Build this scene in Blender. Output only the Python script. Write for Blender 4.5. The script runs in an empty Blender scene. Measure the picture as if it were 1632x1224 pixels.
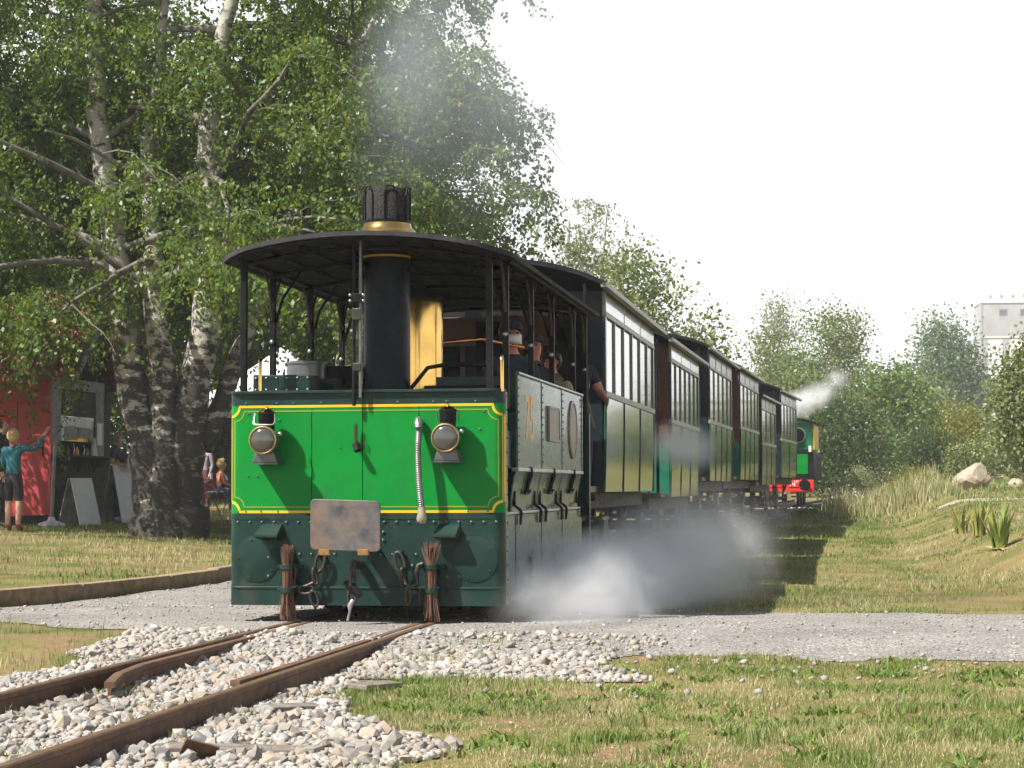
import bpy, bmesh, math, random
import numpy as np
from mathutils import Vector, Matrix, Euler

random.seed(7)
RNG = np.random.default_rng(11)
SC = bpy.context.scene
COL = SC.collection
R = math.radians

# ------------------------------------------------------------------ camera
cam_data = bpy.data.cameras.new('camera')
cam = bpy.data.objects.new('camera', cam_data)
COL.objects.link(cam)
SC.camera = cam
cam_data.sensor_width = 36.0
cam_data.lens = 3300.0 / 1632.0 * 36.0
cam_data.clip_start = 0.1
cam_data.clip_end = 3000.0
YAW, PITCH, ROLL = -0.158, 0.050, -0.004
fw = Vector((math.sin(YAW) * math.cos(PITCH), math.cos(YAW) * math.cos(PITCH), math.sin(PITCH)))
r0 = Vector((math.cos(YAW), -math.sin(YAW), 0.0))
u0 = r0.cross(fw)
rt = math.cos(ROLL) * r0 + math.sin(ROLL) * u0
up = -math.sin(ROLL) * r0 + math.cos(ROLL) * u0
cam.matrix_world = Matrix(((rt.x, up.x, -fw.x, 3.52), (rt.y, up.y, -fw.y, -15.107),
                           (rt.z, up.z, -fw.z, 0.987), (0, 0, 0, 1)))

# ------------------------------------------------------------------ world and sun
SUN_AZ, SUN_EL = R(51), R(50)          # sun stands to the left and in front of the train
world = bpy.data.worlds.new('World')
SC.world = world
world.use_nodes = True
wn, wl = world.node_tree.nodes, world.node_tree.links
bg = wn['Background']
sky = wn.new('ShaderNodeTexSky')
sky.sky_type = 'NISHITA'
sky.sun_disc = False
sky.sun_elevation = SUN_EL
sky.sun_rotation = R(180) + SUN_AZ
sky.air_density = 1.0
sky.dust_density = 1.5
# thin white cloud veil, thickest towards the horizon on every side
tc = wn.new('ShaderNodeTexCoord')
sx = wn.new('ShaderNodeSeparateXYZ')
wl.new(tc.outputs['Generated'], sx.inputs[0])
ramp = wn.new('ShaderNodeValToRGB')
ramp.color_ramp.interpolation = 'EASE'
ramp.color_ramp.elements[0].position = 0.22
ramp.color_ramp.elements[0].color = (1, 1, 1, 1)
ramp.color_ramp.elements[1].position = 0.40
ramp.color_ramp.elements[1].color = (0.05, 0.05, 0.05, 1)
wl.new(sx.outputs['Z'], ramp.inputs[0])
cn = wn.new('ShaderNodeTexNoise')
cn.inputs['Scale'].default_value = 3.0
cn.inputs['Detail'].default_value = 5.0
wl.new(tc.outputs['Generated'], cn.inputs['Vector'])
cr = wn.new('ShaderNodeMapRange')
cr.inputs['From Min'].default_value = 0.3
cr.inputs['From Max'].default_value = 0.6
cr.inputs['To Min'].default_value = 0.88
wl.new(cn.outputs['Fac'], cr.inputs['Value'])
mm = wn.new('ShaderNodeMath')
mm.operation = 'MULTIPLY'
wl.new(ramp.outputs[0], mm.inputs[0])
wl.new(cr.outputs[0], mm.inputs[1])
mx = wn.new('ShaderNodeMix')
mx.data_type = 'RGBA'
wl.new(mm.outputs[0], mx.inputs['Factor'])
wl.new(sky.outputs[0], mx.inputs['A'])
mx.inputs['B'].default_value = (13.0, 13.1, 13.2, 1)
wl.new(mx.outputs['Result'], bg.inputs['Color'])
bg.inputs['Strength'].default_value = 0.05

sun_data = bpy.data.lights.new('sun', 'SUN')
sun_data.energy = 5.0
sun_data.angle = R(0.5)
sun_data.color = (1.0, 0.97, 0.92)
sun = bpy.data.objects.new('sun', sun_data)
COL.objects.link(sun)
to_sun = Vector((-math.sin(SUN_AZ) * math.cos(SUN_EL), -math.cos(SUN_AZ) * math.cos(SUN_EL), math.sin(SUN_EL)))
sun.rotation_euler = to_sun.to_track_quat('Z', 'Y').to_euler()
sun.location = to_sun * 60

SC.view_settings.view_transform = 'Standard'
SC.view_settings.look = 'None'
SC.view_settings.exposure = 1.0
SC.view_settings.gamma = 1.0
SC.cycles.adaptive_threshold = 0.03
SC.cycles.max_bounces = 5
SC.cycles.diffuse_bounces = 2
SC.cycles.glossy_bounces = 3
SC.cycles.transmission_bounces = 4
SC.cycles.transparent_max_bounces = 8
SC.cycles.volume_bounces = 3
SC.cycles.use_denoising = True
SC.cycles.caustics_reflective = False
SC.cycles.caustics_refractive = False


# ------------------------------------------------------------------ helpers: materials
def _mixrgb(nt, fac, a, b, blend='MIX'):
    m = nt.nodes.new('ShaderNodeMix')
    m.data_type = 'RGBA'
    m.blend_type = blend
    for s, v in (('Factor', fac), ('A', a), ('B', b)):
        if isinstance(v, (tuple, list)):
            m.inputs[s].default_value = (*v[:3], 1)
        elif isinstance(v, (int, float)):
            m.inputs[s].default_value = v
        else:
            nt.links.new(v, m.inputs[s])
    return m.outputs['Result']


def _noise(nt, scale, detail=4, vec=None, rough=0.55):
    n = nt.nodes.new('ShaderNodeTexNoise')
    n.inputs['Scale'].default_value = scale
    n.inputs['Detail'].default_value = detail
    n.inputs['Roughness'].default_value = rough
    if vec is not None:
        nt.links.new(vec, n.inputs['Vector'])
    return n.outputs['Fac']


def _range(nt, v, a, b, c=0.0, d=1.0):
    m = nt.nodes.new('ShaderNodeMapRange')
    for k, x in (('From Min', a), ('From Max', b), ('To Min', c), ('To Max', d)):
        m.inputs[k].default_value = x
    nt.links.new(v, m.inputs['Value'])
    return m.outputs[0]


def _pos(nt):
    return nt.nodes.new('ShaderNodeTexCoord').outputs['Object']


def mat(name, col, rough=0.5, metal=0.0, var=0.18, scale=6.0, dirt=None, dirt_amt=0.35, dirt_scale=3.0,
        bump=0.0, bump_scale=40.0, coat=0.0, spec=0.5, trans=0.0, ior=1.45):
    m = bpy.data.materials.new(name)
    m.use_nodes = True
    nt = m.node_tree
    p = nt.nodes['Principled BSDF']
    pos = _pos(nt)
    n1 = _noise(nt, scale, 5, pos)
    lo = tuple(c * (1 - var) for c in col)
    hi = tuple(min(1, c * (1 + var)) for c in col)
    c = _mixrgb(nt, _range(nt, n1, 0.3, 0.7), lo, hi)
    if dirt:
        d = _noise(nt, dirt_scale, 8, pos, 0.7)
        c = _mixrgb(nt, _range(nt, d, 0.62 - dirt_amt * 0.4, 0.75), c, dirt)
    nt.links.new(c, p.inputs['Base Color'])
    r = _range(nt, _noise(nt, scale * 2.3, 4, pos), 0.25, 0.75, max(0.02, rough * 0.75), min(1, rough * 1.25))
    nt.links.new(r, p.inputs['Roughness'])
    p.inputs['Metallic'].default_value = metal
    p.inputs['Coat Weight'].default_value = coat
    p.inputs['Coat Roughness'].default_value = 0.06
    p.inputs['Specular IOR Level'].default_value = spec
    p.inputs['IOR'].default_value = ior
    if trans:
        p.inputs['Transmission Weight'].default_value = trans
    if bump:
        b = nt.nodes.new('ShaderNodeBump')
        b.inputs['Strength'].default_value = bump
        b.inputs['Distance'].default_value = 0.02
        nt.links.new(_noise(nt, bump_scale, 6, pos), b.inputs['Height'])
        nt.links.new(b.outputs[0], p.inputs['Normal'])
    return m


def leaf_mat(name, stops, trans=0.4, rough=0.45):
    """foliage: colour by leaf, light shining through"""
    m = bpy.data.materials.new(name)
    m.use_nodes = True
    nt = m.node_tree
    p = nt.nodes['Principled BSDF']
    geo = nt.nodes.new('ShaderNodeNewGeometry')
    rp = nt.nodes.new('ShaderNodeValToRGB')
    el = rp.color_ramp.elements
    el[0].position, el[0].color = 0.0, (*stops[0], 1)
    el[1].position, el[1].color = 1.0, (*stops[-1], 1)
    for i, s in enumerate(stops[1:-1]):
        e = el.new((i + 1) / (len(stops) - 1))
        e.color = (*s, 1)
    nt.links.new(geo.outputs['Random Per Island'], rp.inputs[0])
    nz = _noise(nt, 0.9, 3, _pos(nt))
    c = _mixrgb(nt, _range(nt, nz, 0.3, 0.7, 0.0, 0.45), rp.outputs[0], (*[x * 0.55 for x in stops[0]],))
    nt.links.new(c, p.inputs['Base Color'])
    p.inputs['Roughness'].default_value = rough
    p.inputs['Specular IOR Level'].default_value = 0.4
    t = nt.nodes.new('ShaderNodeBsdfTranslucent')
    nt.links.new(_mixrgb(nt, 0.5, c, (0.30, 0.34, 0.04)), t.inputs['Color'])
    ms = nt.nodes.new('ShaderNodeMixShader')
    ms.inputs[0].default_value = trans
    nt.links.new(p.outputs[0], ms.inputs[1])
    nt.links.new(t.outputs[0], ms.inputs[2])
    nt.links.new(ms.outputs[0], nt.nodes['Material Output'].inputs['Surface'])
    return m


M = {}
M['green'] = mat('bright green gloss paint', (0.003, 0.20, 0.026), 0.32, var=0.10, scale=2.0, coat=0.0, spec=0.14, dirt=(0.015, 0.13, 0.028), dirt_amt=0.3, dirt_scale=2.2, bump=0.05, bump_scale=4)
M['dkgreen'] = mat('dark green gloss paint', (0.010, 0.031, 0.025), 0.34, var=0.25, scale=4, coat=0.04, spec=0.22, dirt=(0.05, 0.055, 0.045), dirt_amt=0.25, bump=0.04, bump_scale=9)
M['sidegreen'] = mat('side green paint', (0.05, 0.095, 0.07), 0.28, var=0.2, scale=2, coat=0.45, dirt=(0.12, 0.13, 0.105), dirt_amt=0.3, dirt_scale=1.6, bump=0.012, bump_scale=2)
M['coachgreen'] = mat('coach green varnish', (0.018, 0.085, 0.038), 0.16, var=0.15, scale=2, coat=0.9, bump=0.03, bump_scale=2.5)
M['coachdark'] = mat('coach dark paint', (0.010, 0.017, 0.024), 0.4, var=0.25, scale=4, spec=0.35)
M['trim'] = mat('coach pale trim', (0.26, 0.26, 0.22), 0.4, var=0.2, scale=7, dirt=(0.1, 0.09, 0.07))
M['brownwood'] = mat('varnished brown wood', (0.09, 0.035, 0.018), 0.35, var=0.35, scale=9, coat=0.3)
M['yellow'] = mat('yellow lining', (0.75, 0.42, 0.01), 0.4, var=0.08)
M['olive'] = mat('thin olive lining', (0.20, 0.26, 0.03), 0.4, var=0.08)
M['orange'] = mat('orange numerals', (0.85, 0.42, 0.08), 0.45, var=0.15)
M['black'] = mat('black paint', (0.010, 0.010, 0.011), 0.5, var=0.3, scale=8, dirt=(0.022, 0.02, 0.018), spec=0.1)
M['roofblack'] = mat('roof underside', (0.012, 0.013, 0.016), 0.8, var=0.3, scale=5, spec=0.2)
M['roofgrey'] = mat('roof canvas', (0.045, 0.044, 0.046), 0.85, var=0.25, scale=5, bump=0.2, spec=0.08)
M['iron'] = mat('worn iron', (0.055, 0.05, 0.045), 0.45, metal=0.6, var=0.35, scale=14, dirt=(0.10, 0.055, 0.03), dirt_amt=0.3, bump=0.15)
M['steel'] = mat('bare steel', (0.45, 0.45, 0.43), 0.32, metal=0.9, var=0.2, scale=10)
M['lampgrey'] = mat('lamp grey', (0.13, 0.135, 0.135), 0.35, metal=0.5, var=0.25, scale=12)
M['brass'] = mat('polished brass', (0.80, 0.50, 0.14), 0.16, metal=1.0, var=0.15, scale=6)
M['dullbrass'] = mat('dull brass', (0.42, 0.29, 0.12), 0.35, metal=0.9, var=0.25, scale=14)
M['copper'] = mat('copper pipe', (0.55, 0.22, 0.1), 0.3, metal=1.0, var=0.2)
M['plate'] = mat('scuffed buffer plate', (0.11, 0.108, 0.11), 0.5, metal=0.35, var=0.4, scale=9, dirt=(0.22, 0.13, 0.06), dirt_amt=0.55, dirt_scale=4.5, bump=0.15, bump_scale=25)
M['rust'] = mat('rusty lug', (0.24, 0.12, 0.035), 0.8, var=0.4, scale=20, bump=0.3)
M['rivet'] = mat('rivet', (0.05, 0.10, 0.08), 0.25, var=0.1, coat=0.5)
M['twig'] = mat('broom twigs', (0.14, 0.07, 0.042), 0.85, var=0.5, scale=60)
M['lens'] = mat('lamp glass', (0.06, 0.06, 0.05), 0.12, var=0.2, scale=12, coat=1.0)
M['cream'] = mat('worn cream edge', (0.30, 0.26, 0.19), 0.55, var=0.3, scale=14, dirt=(0.08, 0.05, 0.03))
M['bronze'] = mat('cast bronze plate', (0.22, 0.19, 0.15), 0.4, metal=0.5, var=0.3, scale=25, bump=0.3, bump_scale=60)
M['glass'] = mat('window glass', (0.012, 0.016, 0.018), 0.03, var=0.1, coat=1.0, spec=0.5, ior=1.8)
M['paleglass'] = mat('frosted quarter light', (0.58, 0.64, 0.64), 0.15, var=0.1, coat=0.8)
M['hose'] = mat('corrugated hose', (0.23, 0.225, 0.21), 0.4, metal=0.6, var=0.25, scale=12)
M['red'] = mat('red buffer beam', (0.62, 0.03, 0.02), 0.4, var=0.15, coat=0.3)
M['white'] = mat('white paint', (0.75, 0.74, 0.72), 0.5, var=0.08, dirt=(0.5, 0.48, 0.44), dirt_amt=0.2)
M['greywood'] = mat('weathered grey wood', (0.28, 0.28, 0.27), 0.8, var=0.3, scale=8, bump=0.2)
M['blackwood'] = mat('black stained boards', (0.016, 0.016, 0.016), 0.75, var=0.4, scale=6, bump=0.2)
M['redwood'] = mat('red painted boards', (0.42, 0.045, 0.05), 0.5, var=0.12, scale=4, bump=0.06)
M['redroof'] = mat('red sheet roof', (0.25, 0.045, 0.04), 0.7, var=0.35, scale=5)
M['tent'] = mat('white tent canvas', (0.80, 0.80, 0.82), 0.7, var=0.05, scale=3)
M['concrete'] = mat('weathered concrete', (0.36, 0.355, 0.35), 0.9, var=0.15, scale=0.25, dirt=(0.24, 0.235, 0.225), dirt_amt=0.5, dirt_scale=0.15)
M['limewash'] = mat('pale concrete band', (0.68, 0.66, 0.62), 0.9, var=0.1, scale=0.7)
M['timber'] = mat('old timber edging', (0.27, 0.19, 0.115), 0.9, var=0.35, scale=10, bump=0.5, bump_scale=30)
M['sleeper'] = mat('grey sleeper', (0.17, 0.145, 0.12), 0.9, var=0.35, scale=12, bump=0.4)
M['railside'] = mat('rusty rail', (0.10, 0.056, 0.033), 0.75, var=0.35, scale=14, dirt=(0.17, 0.085, 0.04), dirt_amt=0.5, bump=0.2)
M['rockpale'] = mat('pale boulder', (0.34, 0.28, 0.20), 0.9, var=0.2, scale=4, bump=0.5, bump_scale=12)


# ------------------------------------------------------------------ helpers: meshes
class MB:
    """collects shapes, builds one mesh object"""
    def __init__(s):
        s.v, s.f = [], []

    def add(s, vs, fs):
        o = len(s.v)
        s.v += [tuple(v) for v in vs]
        s.f += [tuple(i + o for i in f) for f in fs]
        return s

    def box(s, x0, x1, y0, y1, z0, z1):
        return s.add([(x0, y0, z0), (x1, y0, z0), (x1, y1, z0), (x0, y1, z0), (x0, y0, z1), (x1, y0, z1), (x1, y1, z1), (x0, y1, z1)],
                     [(0, 3, 2, 1), (4, 5, 6, 7), (0, 1, 5, 4), (1, 2, 6, 5), (2, 3, 7, 6), (3, 0, 4, 7)])

    def obox(s, c, size, rot=(0, 0, 0)):
        m = Euler(rot).to_matrix()
        a, b, d = (q / 2 for q in size)
        vs = [Vector(c) + m @ Vector((i * a, j * b, k * d)) for k in (-1, 1) for i, j in ((-1, -1), (1, -1), (1, 1), (-1, 1))]
        return s.add(vs, [(0, 3, 2, 1), (4, 5, 6, 7), (0, 1, 5, 4), (1, 2, 6, 5), (2, 3, 7, 6), (3, 0, 4, 7)])

    def tube(s, pts, rad, n=8, closed=False):
        pts = [Vector(p) for p in pts]
        k = len(pts)
        rs = rad if isinstance(rad, (list, tuple)) else [rad] * k
        base = len(s.v)
        prev = None
        for i, p in enumerate(pts):
            if closed:
                d = (pts[(i + 1) % k] - pts[i - 1]).normalized()
            else:
                d = (pts[min(i + 1, k - 1)] - pts[max(i - 1, 0)]).normalized()
            if prev is None:
                a = d.orthogonal().normalized()
            else:
                a = (prev - d * prev.dot(d)).normalized()
            prev = a
            b = d.cross(a)
            for j in range(n):
                t = 2 * math.pi * j / n
                s.v.append(tuple(p + (a * math.cos(t) + b * math.sin(t)) * rs[i]))
        for i in range(k if closed else k - 1):
            i2 = (i + 1) % k
            for j in range(n):
                s.f.append((base + i * n + j, base + i * n + (j + 1) % n, base + i2 * n + (j + 1) % n, base + i2 * n + j))
        if not closed:
            s.f.append(tuple(base + j for j in range(n))[::-1])
            s.f.append(tuple(base + (k - 1) * n + j for j in range(n)))
        return s

    def cyl(s, p0, p1, r, r1=None, n=20):
        return s.tube([p0, p1], [r, r if r1 is None else r1], n)

    def lathe(s, prof, c, axis='z', n=24):
        """prof: list of (radius, height) along the axis from point c"""
        base = len(s.v)
        for (r, h) in prof:
            for j in range(n):
                t = 2 * math.pi * j / n
                a, b = r * math.cos(t), r * math.sin(t)
                s.v.append({'z': (c[0] + a, c[1] + b, c[2] + h), 'y': (c[0] + a, c[1] + h, c[2] + b), 'x': (c[0] + h, c[1] + a, c[2] + b)}[axis])
        for i in range(len(prof) - 1):
            for j in range(n):
                s.f.append((base + i * n + j, base + i * n + (j + 1) % n, base + (i + 1) * n + (j + 1) % n, base + (i + 1) * n + j))
        s.f.append(tuple(base + j for j in range(n))[::-1])
        s.f.append(tuple(base + (len(prof) - 1) * n + j for j in range(n)))
        return s

    def prism(s, poly, a, b, plane='xz'):
        """polygon (2D) pushed from a to b along the third axis"""
        n = len(poly)
        f3 = {'xz': lambda p, t: (p[0], t, p[1]), 'xy': lambda p, t: (p[0], p[1], t), 'yz': lambda p, t: (t, p[0], p[1])}[plane]
        vs = [f3(p, a) for p in poly] + [f3(p, b) for p in poly]
        fs = [tuple(range(n)), tuple(range(2 * n - 1, n - 1, -1))] + [(i, n + i, n + (i + 1) % n, (i + 1) % n) for i in range(n)]
        return s.add(vs, fs)

    def sheet(s, path, z0, z1, th):
        """vertical sheet of thickness th along an xy path; th is measured to the left of the path"""
        k = len(path)
        pts = [Vector((p[0], p[1])) for p in path]
        off = []
        for i in range(k):
            d = (pts[min(i + 1, k - 1)] - pts[max(i - 1, 0)]).normalized()
            off.append(pts[i] + Vector((-d.y, d.x)) * th)
        base = len(s.v)
        for P in (pts, off):
            for z in (z0, z1):
                s.v += [(p.x, p.y, z) for p in P]
        a, b, c, d = base, base + k, base + 2 * k, base + 3 * k
        for i in range(k - 1):
            s.f += [(a + i, a + i + 1, b + i + 1, b + i), (c + i + 1, c + i, d + i, d + i + 1), (b + i, b + i + 1, d + i + 1, d + i), (a + i + 1, a + i, c + i, c + i + 1)]
        s.f += [(a, b, d, c), (b + k - 1, a + k - 1, c + k - 1, d + k - 1)]
        return s

    def ball(s, c, r, n=10, m=6, sc=(1, 1, 1)):
        base = len(s.v)
        s.v.append((c[0], c[1], c[2] + r * sc[2]))
        for i in range(1, m):
            t = math.pi * i / m
            for j in range(n):
                q = 2 * math.pi * j / n
                s.v.append((c[0] + r * sc[0] * math.sin(t) * math.cos(q), c[1] + r * sc[1] * math.sin(t) * math.sin(q), c[2] + r * sc[2] * math.cos(t)))
        s.v.append((c[0], c[1], c[2] - r * sc[2]))
        last = len(s.v) - 1
        for j in range(n):
            s.f.append((base, base + 1 + j, base + 1 + (j + 1) % n))
            s.f.append((last, last - n + (j + 1) % n, last - n + j))
        for i in range(m - 2):
            for j in range(n):
                p = base + 1 + i * n
                s.f.append((p + j, p + n + j, p + n + (j + 1) % n, p + (j + 1) % n))
        return s

    def build(s, name, material, parent=None, smooth=None, bevel=0.0, loc=None):
        me = bpy.data.meshes.new(name)
        me.from_pydata(s.v, [], s.f)
        bm = bmesh.new()
        bm.from_mesh(me)
        bmesh.ops.recalc_face_normals(bm, faces=bm.faces)
        bm.to_mesh(me)
        bm.free()
        o = bpy.data.objects.new(name, me)
        COL.objects.link(o)
        if isinstance(material, (list, tuple)):
            for x in material:
                me.materials.append(x)
        else:
            me.materials.append(material)
        if smooth is not None:
            me.shade_smooth()
            try:
                me.set_sharp_from_angle(angle=R(smooth))
            except Exception:
                pass
        if bevel:
            b = o.modifiers.new('bevel', 'BEVEL')
            b.width = bevel
            b.segments = 2
            b.limit_method = 'ANGLE'
        if parent is not None:
            o.parent = parent
        if loc is not None:
            o.location = loc
        return o


def np_obj(name, V, F, material, parent=None, smooth=False, attr=None):
    """fast mesh from arrays; F is (m,k)"""
    V = np.asarray(V, np.float32)
    F = np.asarray(F, np.int32)
    me = bpy.data.meshes.new(name)
    me.vertices.add(len(V))
    me.vertices.foreach_set('co', V.ravel())
    me.loops.add(F.size)
    me.loops.foreach_set('vertex_index', F.ravel())
    me.polygons.add(len(F))
    me.polygons.foreach_set('loop_start', np.arange(0, F.size, F.shape[1], dtype=np.int32))
    me.polygons.foreach_set('loop_total', np.full(len(F), F.shape[1], np.int32))
    if smooth:
        me.polygons.foreach_set('use_smooth', np.ones(len(F), bool))
    me.update(calc_edges=True)
    me.materials.append(material)
    if attr is not None:
        a = me.attributes.new('tone', 'FLOAT', 'POINT')
        a.data.foreach_set('value', np.asarray(attr, np.float32))
    o = bpy.data.objects.new(name, me)
    COL.objects.link(o)
    if parent is not None:
        o.parent = parent
    return o


def thing(name, label, cat, loc=(0, 0, 0), rz=0.0, group=None):
    o = bpy.data.objects.new(name, None)
    COL.objects.link(o)
    o.location = loc
    o.rotation_euler = (0, 0, rz)
    o.empty_display_size = 0.2
    return tag(o, label, cat, group)


def tag(o, label=None, cat=None, group=None, kind=None):
    for k, v in (('label', label), ('category', cat), ('group', group), ('kind', kind)):
        if v:
            o[k] = v
    return o


def eval_mesh(o):
    """mesh of an object with its modifiers, evaluated in a scratch scene of its own"""
    ts = bpy.data.scenes.new('scratch')
    ts.collection.objects.link(o)
    with bpy.context.temp_override(scene=ts, view_layer=ts.view_layers[0]):
        dg = bpy.context.evaluated_depsgraph_get()
    me = bpy.data.meshes.new_from_object(o.evaluated_get(dg))
    bpy.data.scenes.remove(ts)
    return me


def text_mesh(name, body, size, mtl, parent, mat4, extrude=0.003):
    cu = bpy.data.curves.new(name, 'FONT')
    cu.body = body
    cu.size = size
    cu.extrude = extrude
    cu.align_x = 'CENTER'
    cu.align_y = 'CENTER'
    t = bpy.data.objects.new(name, cu)
    me = eval_mesh(t)
    bpy.data.objects.remove(t)
    bpy.data.curves.remove(cu)
    me.materials.clear()
    me.materials.append(mtl)
    o = bpy.data.objects.new(name, me)
    COL.objects.link(o)
    o.parent = parent
    o.matrix_local = mat4
    return o


def smooth01(a, b, x):
    t = np.clip((np.asarray(x, float) - a) / (b - a), 0, 1)
    return t * t * (3 - 2 * t)


# value noise for terrain and planting
_G = RNG.random((64, 64))


def vnoise(x, y, s):
    x = np.asarray(x, float) / s
    y = np.asarray(y, float) / s
    xi, yi = np.floor(x).astype(int), np.floor(y).astype(int)
    fx, fy = x - xi, y - yi
    fx, fy = fx * fx * (3 - 2 * fx), fy * fy * (3 - 2 * fy)
    g = lambda i, j: _G[i % 64, j % 64]
    return (g(xi, yi) * (1 - fx) + g(xi + 1, yi) * fx) * (1 - fy) + (g(xi, yi + 1) * (1 - fx) + g(xi + 1, yi + 1) * fx) * fy


# ------------------------------------------------------------------ the lie of the land
def xc(y):
    """track centre line: straight under the engine, easing to the right behind"""
    y = np.asarray(y, float)
    return 0.0008 * np.clip(y - 6, 0, 60) ** 2


def zr(y):
    """rail level: a slight climb behind the engine"""
    y = np.asarray(y, float)
    return 0.0095 * np.clip(y - 5, 0, 75)


def xe(y):
    """edge of the raised lawn on the left"""
    return -3.9 + 0.45 * smooth01(1.8, 4.6, y)


def gz(x, y):
    x = np.asarray(x, float)
    y = np.asarray(y, float)
    base = zr(y)
    u = x - xc(y)
    z = base - 0.07 + 0 * x
    # foreground sinks below the rails, the road crossing is flush
    front = 1 - smooth01(-3.6, -1.4, y)
    z = z - 0.045 * front
    road = smooth01(-2.6, -1.3, y) * (1 - smooth01(1.2, 3.0, y))
    z = z + (0.055) * road
    # lawn behind the timber edging on the left
    z = z + (0.11 + 0.18 * smooth01(-4, -9, x)) * (x < xe(y) - 0.10)
    # bank on the right
    bank = smooth01(4.3, 6.3, x + 0.35 * (vnoise(x, y, 2.3) - 0.5)) * smooth01(4, 9, y)
    z = z + 0.52 * bank
    z = z + 0.010 * np.clip(y - 40, 0, 120) * smooth01(2.5, 6, u)
    z = z + 0.012 * np.clip(y - 30, 0, 100) * smooth01(-6, -12, u)
    far = np.clip((np.hypot(x, y) - 150) / 400, 0, 1)
    z = z * (1 - far) + 1.5 * far
    away = smooth01(1.5, 2.6, np.abs(u))
    z = z + away * (0.05 * (vnoise(x, y, 1.7) - 0.5) + 0.025 * (vnoise(x + 9, y + 5, 0.5) - 0.5))
    return z


def is_road(x, y):
    """1 on the gravel crossing"""
    w = 0.35 * (vnoise(x, y, 0.9) - 0.5) + 0.12 * (vnoise(x, y, 0.21) - 0.5)
    right = (y > -2.15 + 0.02 * x + w) & (y < 2.2 - 0.42 * np.clip(x - 2.6, 0, 3) + w) & (x > -0.6)
    left = (x < 0) & (x > xe(y) + 0.1 + 0.3 * w) & (y > -0.9 - 0.25 * (x + 1.2) * (x > -3) + w) & (y < 14)
    return right | left


def is_stone(x, y):
    w = 0.5 * (vnoise(x + 3, y, 0.8) - 0.5) + 0.25 * (vnoise(x, y + 7, 0.25) - 0.5)
    u = x - xc(y)
    edge = np.where(y < -3.4, 0.80 + (-3.62 - y) * 0.30, 2.15)
    return ((u > -1.35 + w) & (u < edge + w) & (y < -1.0)) | ((np.abs(u) < 1.25 + 0.3 * w) & (y > 2.0))


def at_ground(x, y):
    return float(gz(x, y))


# ------------------------------------------------------------------ ground, road, ballast
def soil_material():
    m = bpy.data.materials.new('lawn soil')
    m.use_nodes = True
    nt = m.node_tree
    p = nt.nodes['Principled BSDF']
    pos = _pos(nt)
    dry = _range(nt, _noise(nt, 0.7, 5, pos, 0.6), 0.36, 0.62)
    c = _mixrgb(nt, dry, (0.10, 0.135, 0.035), (0.27, 0.225, 0.115))
    bare = _range(nt, _noise(nt, 1.6, 6, pos, 0.7), 0.50, 0.62)
    c = _mixrgb(nt, bare, c, (0.27, 0.185, 0.125))
    fine = _noise(nt, 28, 5, pos, 0.7)
    c = _mixrgb(nt, _range(nt, fine, 0.3, 0.7), c, (0.36, 0.31, 0.17), 'OVERLAY')
    nt.links.new(c, p.inputs['Base Color'])
    p.inputs['Roughness'].default_value = 0.95
    p.inputs['Specular IOR Level'].default_value = 0.1
    b = nt.nodes.new('ShaderNodeBump')
    b.inputs['Strength'].default_value = 0.7
    b.inputs['Distance'].default_value = 0.04
    nt.links.new(fine, b.inputs['Height'])
    nt.links.new(b.outputs[0], p.inputs['Normal'])
    return m


def gravel_material(name, a, b2, c3, scale, bumpd):
    m = bpy.data.materials.new(name)
    m.use_nodes = True
    nt = m.node_tree
    p = nt.nodes['Principled BSDF']
    pos = _pos(nt)
    vo = nt.nodes.new('ShaderNodeTexVoronoi')
    vo.inputs['Scale'].default_value = scale
    nt.links.new(pos, vo.inputs['Vector'])
    sep = nt.nodes.new('ShaderNodeSeparateColor')
    nt.links.new(vo.outputs['Color'], sep.inputs[0])
    c = _mixrgb(nt, sep.outputs[0], a, b2)
    c = _mixrgb(nt, _range(nt, sep.outputs[1], 0.75, 0.95), c, c3)
    big = _noise(nt, 0.9, 6, pos, 0.65)
    c = _mixrgb(nt, _range(nt, big, 0.35, 0.7, 0.0, 0.55), c, tuple(x * 0.6 for x in a))
    nt.links.new(c, p.inputs['Base Color'])
    p.inputs['Roughness'].default_value = 0.95
    p.inputs['Specular IOR Level'].default_value = 0.15
    b = nt.nodes.new('ShaderNodeBump')
    b.inputs['Strength'].default_value = 0.9
    b.inputs['Distance'].default_value = bumpd
    h = nt.nodes.new('ShaderNodeMath')
    h.operation = 'SUBTRACT'
    h.inputs[0].default_value = 1.0
    nt.links.new(vo.outputs['Distance'], h.inputs[1])
    nt.links.new(h.outputs[0], b.inputs['Height'])
    nt.links.new(b.outputs[0], p.inputs['Normal'])
    return m


M['soil'] = soil_material()
M['road'] = gravel_material('fine grey gravel', (0.19, 0.173, 0.156), (0.31, 0.282, 0.255), (0.44, 0.41, 0.365), 55, 0.012)
M['bed'] = gravel_material('ballast bed', (0.12, 0.10, 0.08), (0.24, 0.21, 0.18), (0.32, 0.26, 0.2), 26, 0.03)
M['path'] = gravel_material('sandy path', (0.32, 0.27, 0.20), (0.38, 0.33, 0.26), (0.42, 0.37, 0.30), 30, 0.01)


def lines(a, b, dense0, dense1, step, grow=1.18):
    xs = list(np.arange(dense0, dense1 + 1e-6, step))
    s, v = step, dense1
    while v < b:
        s *= grow
        v += s
        xs.append(min(v, b))
    s, v = step, dense0
    while v > a:
        s *= grow
        v -= s
        xs.insert(0, max(v, a))
    return np.array(xs)


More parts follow.
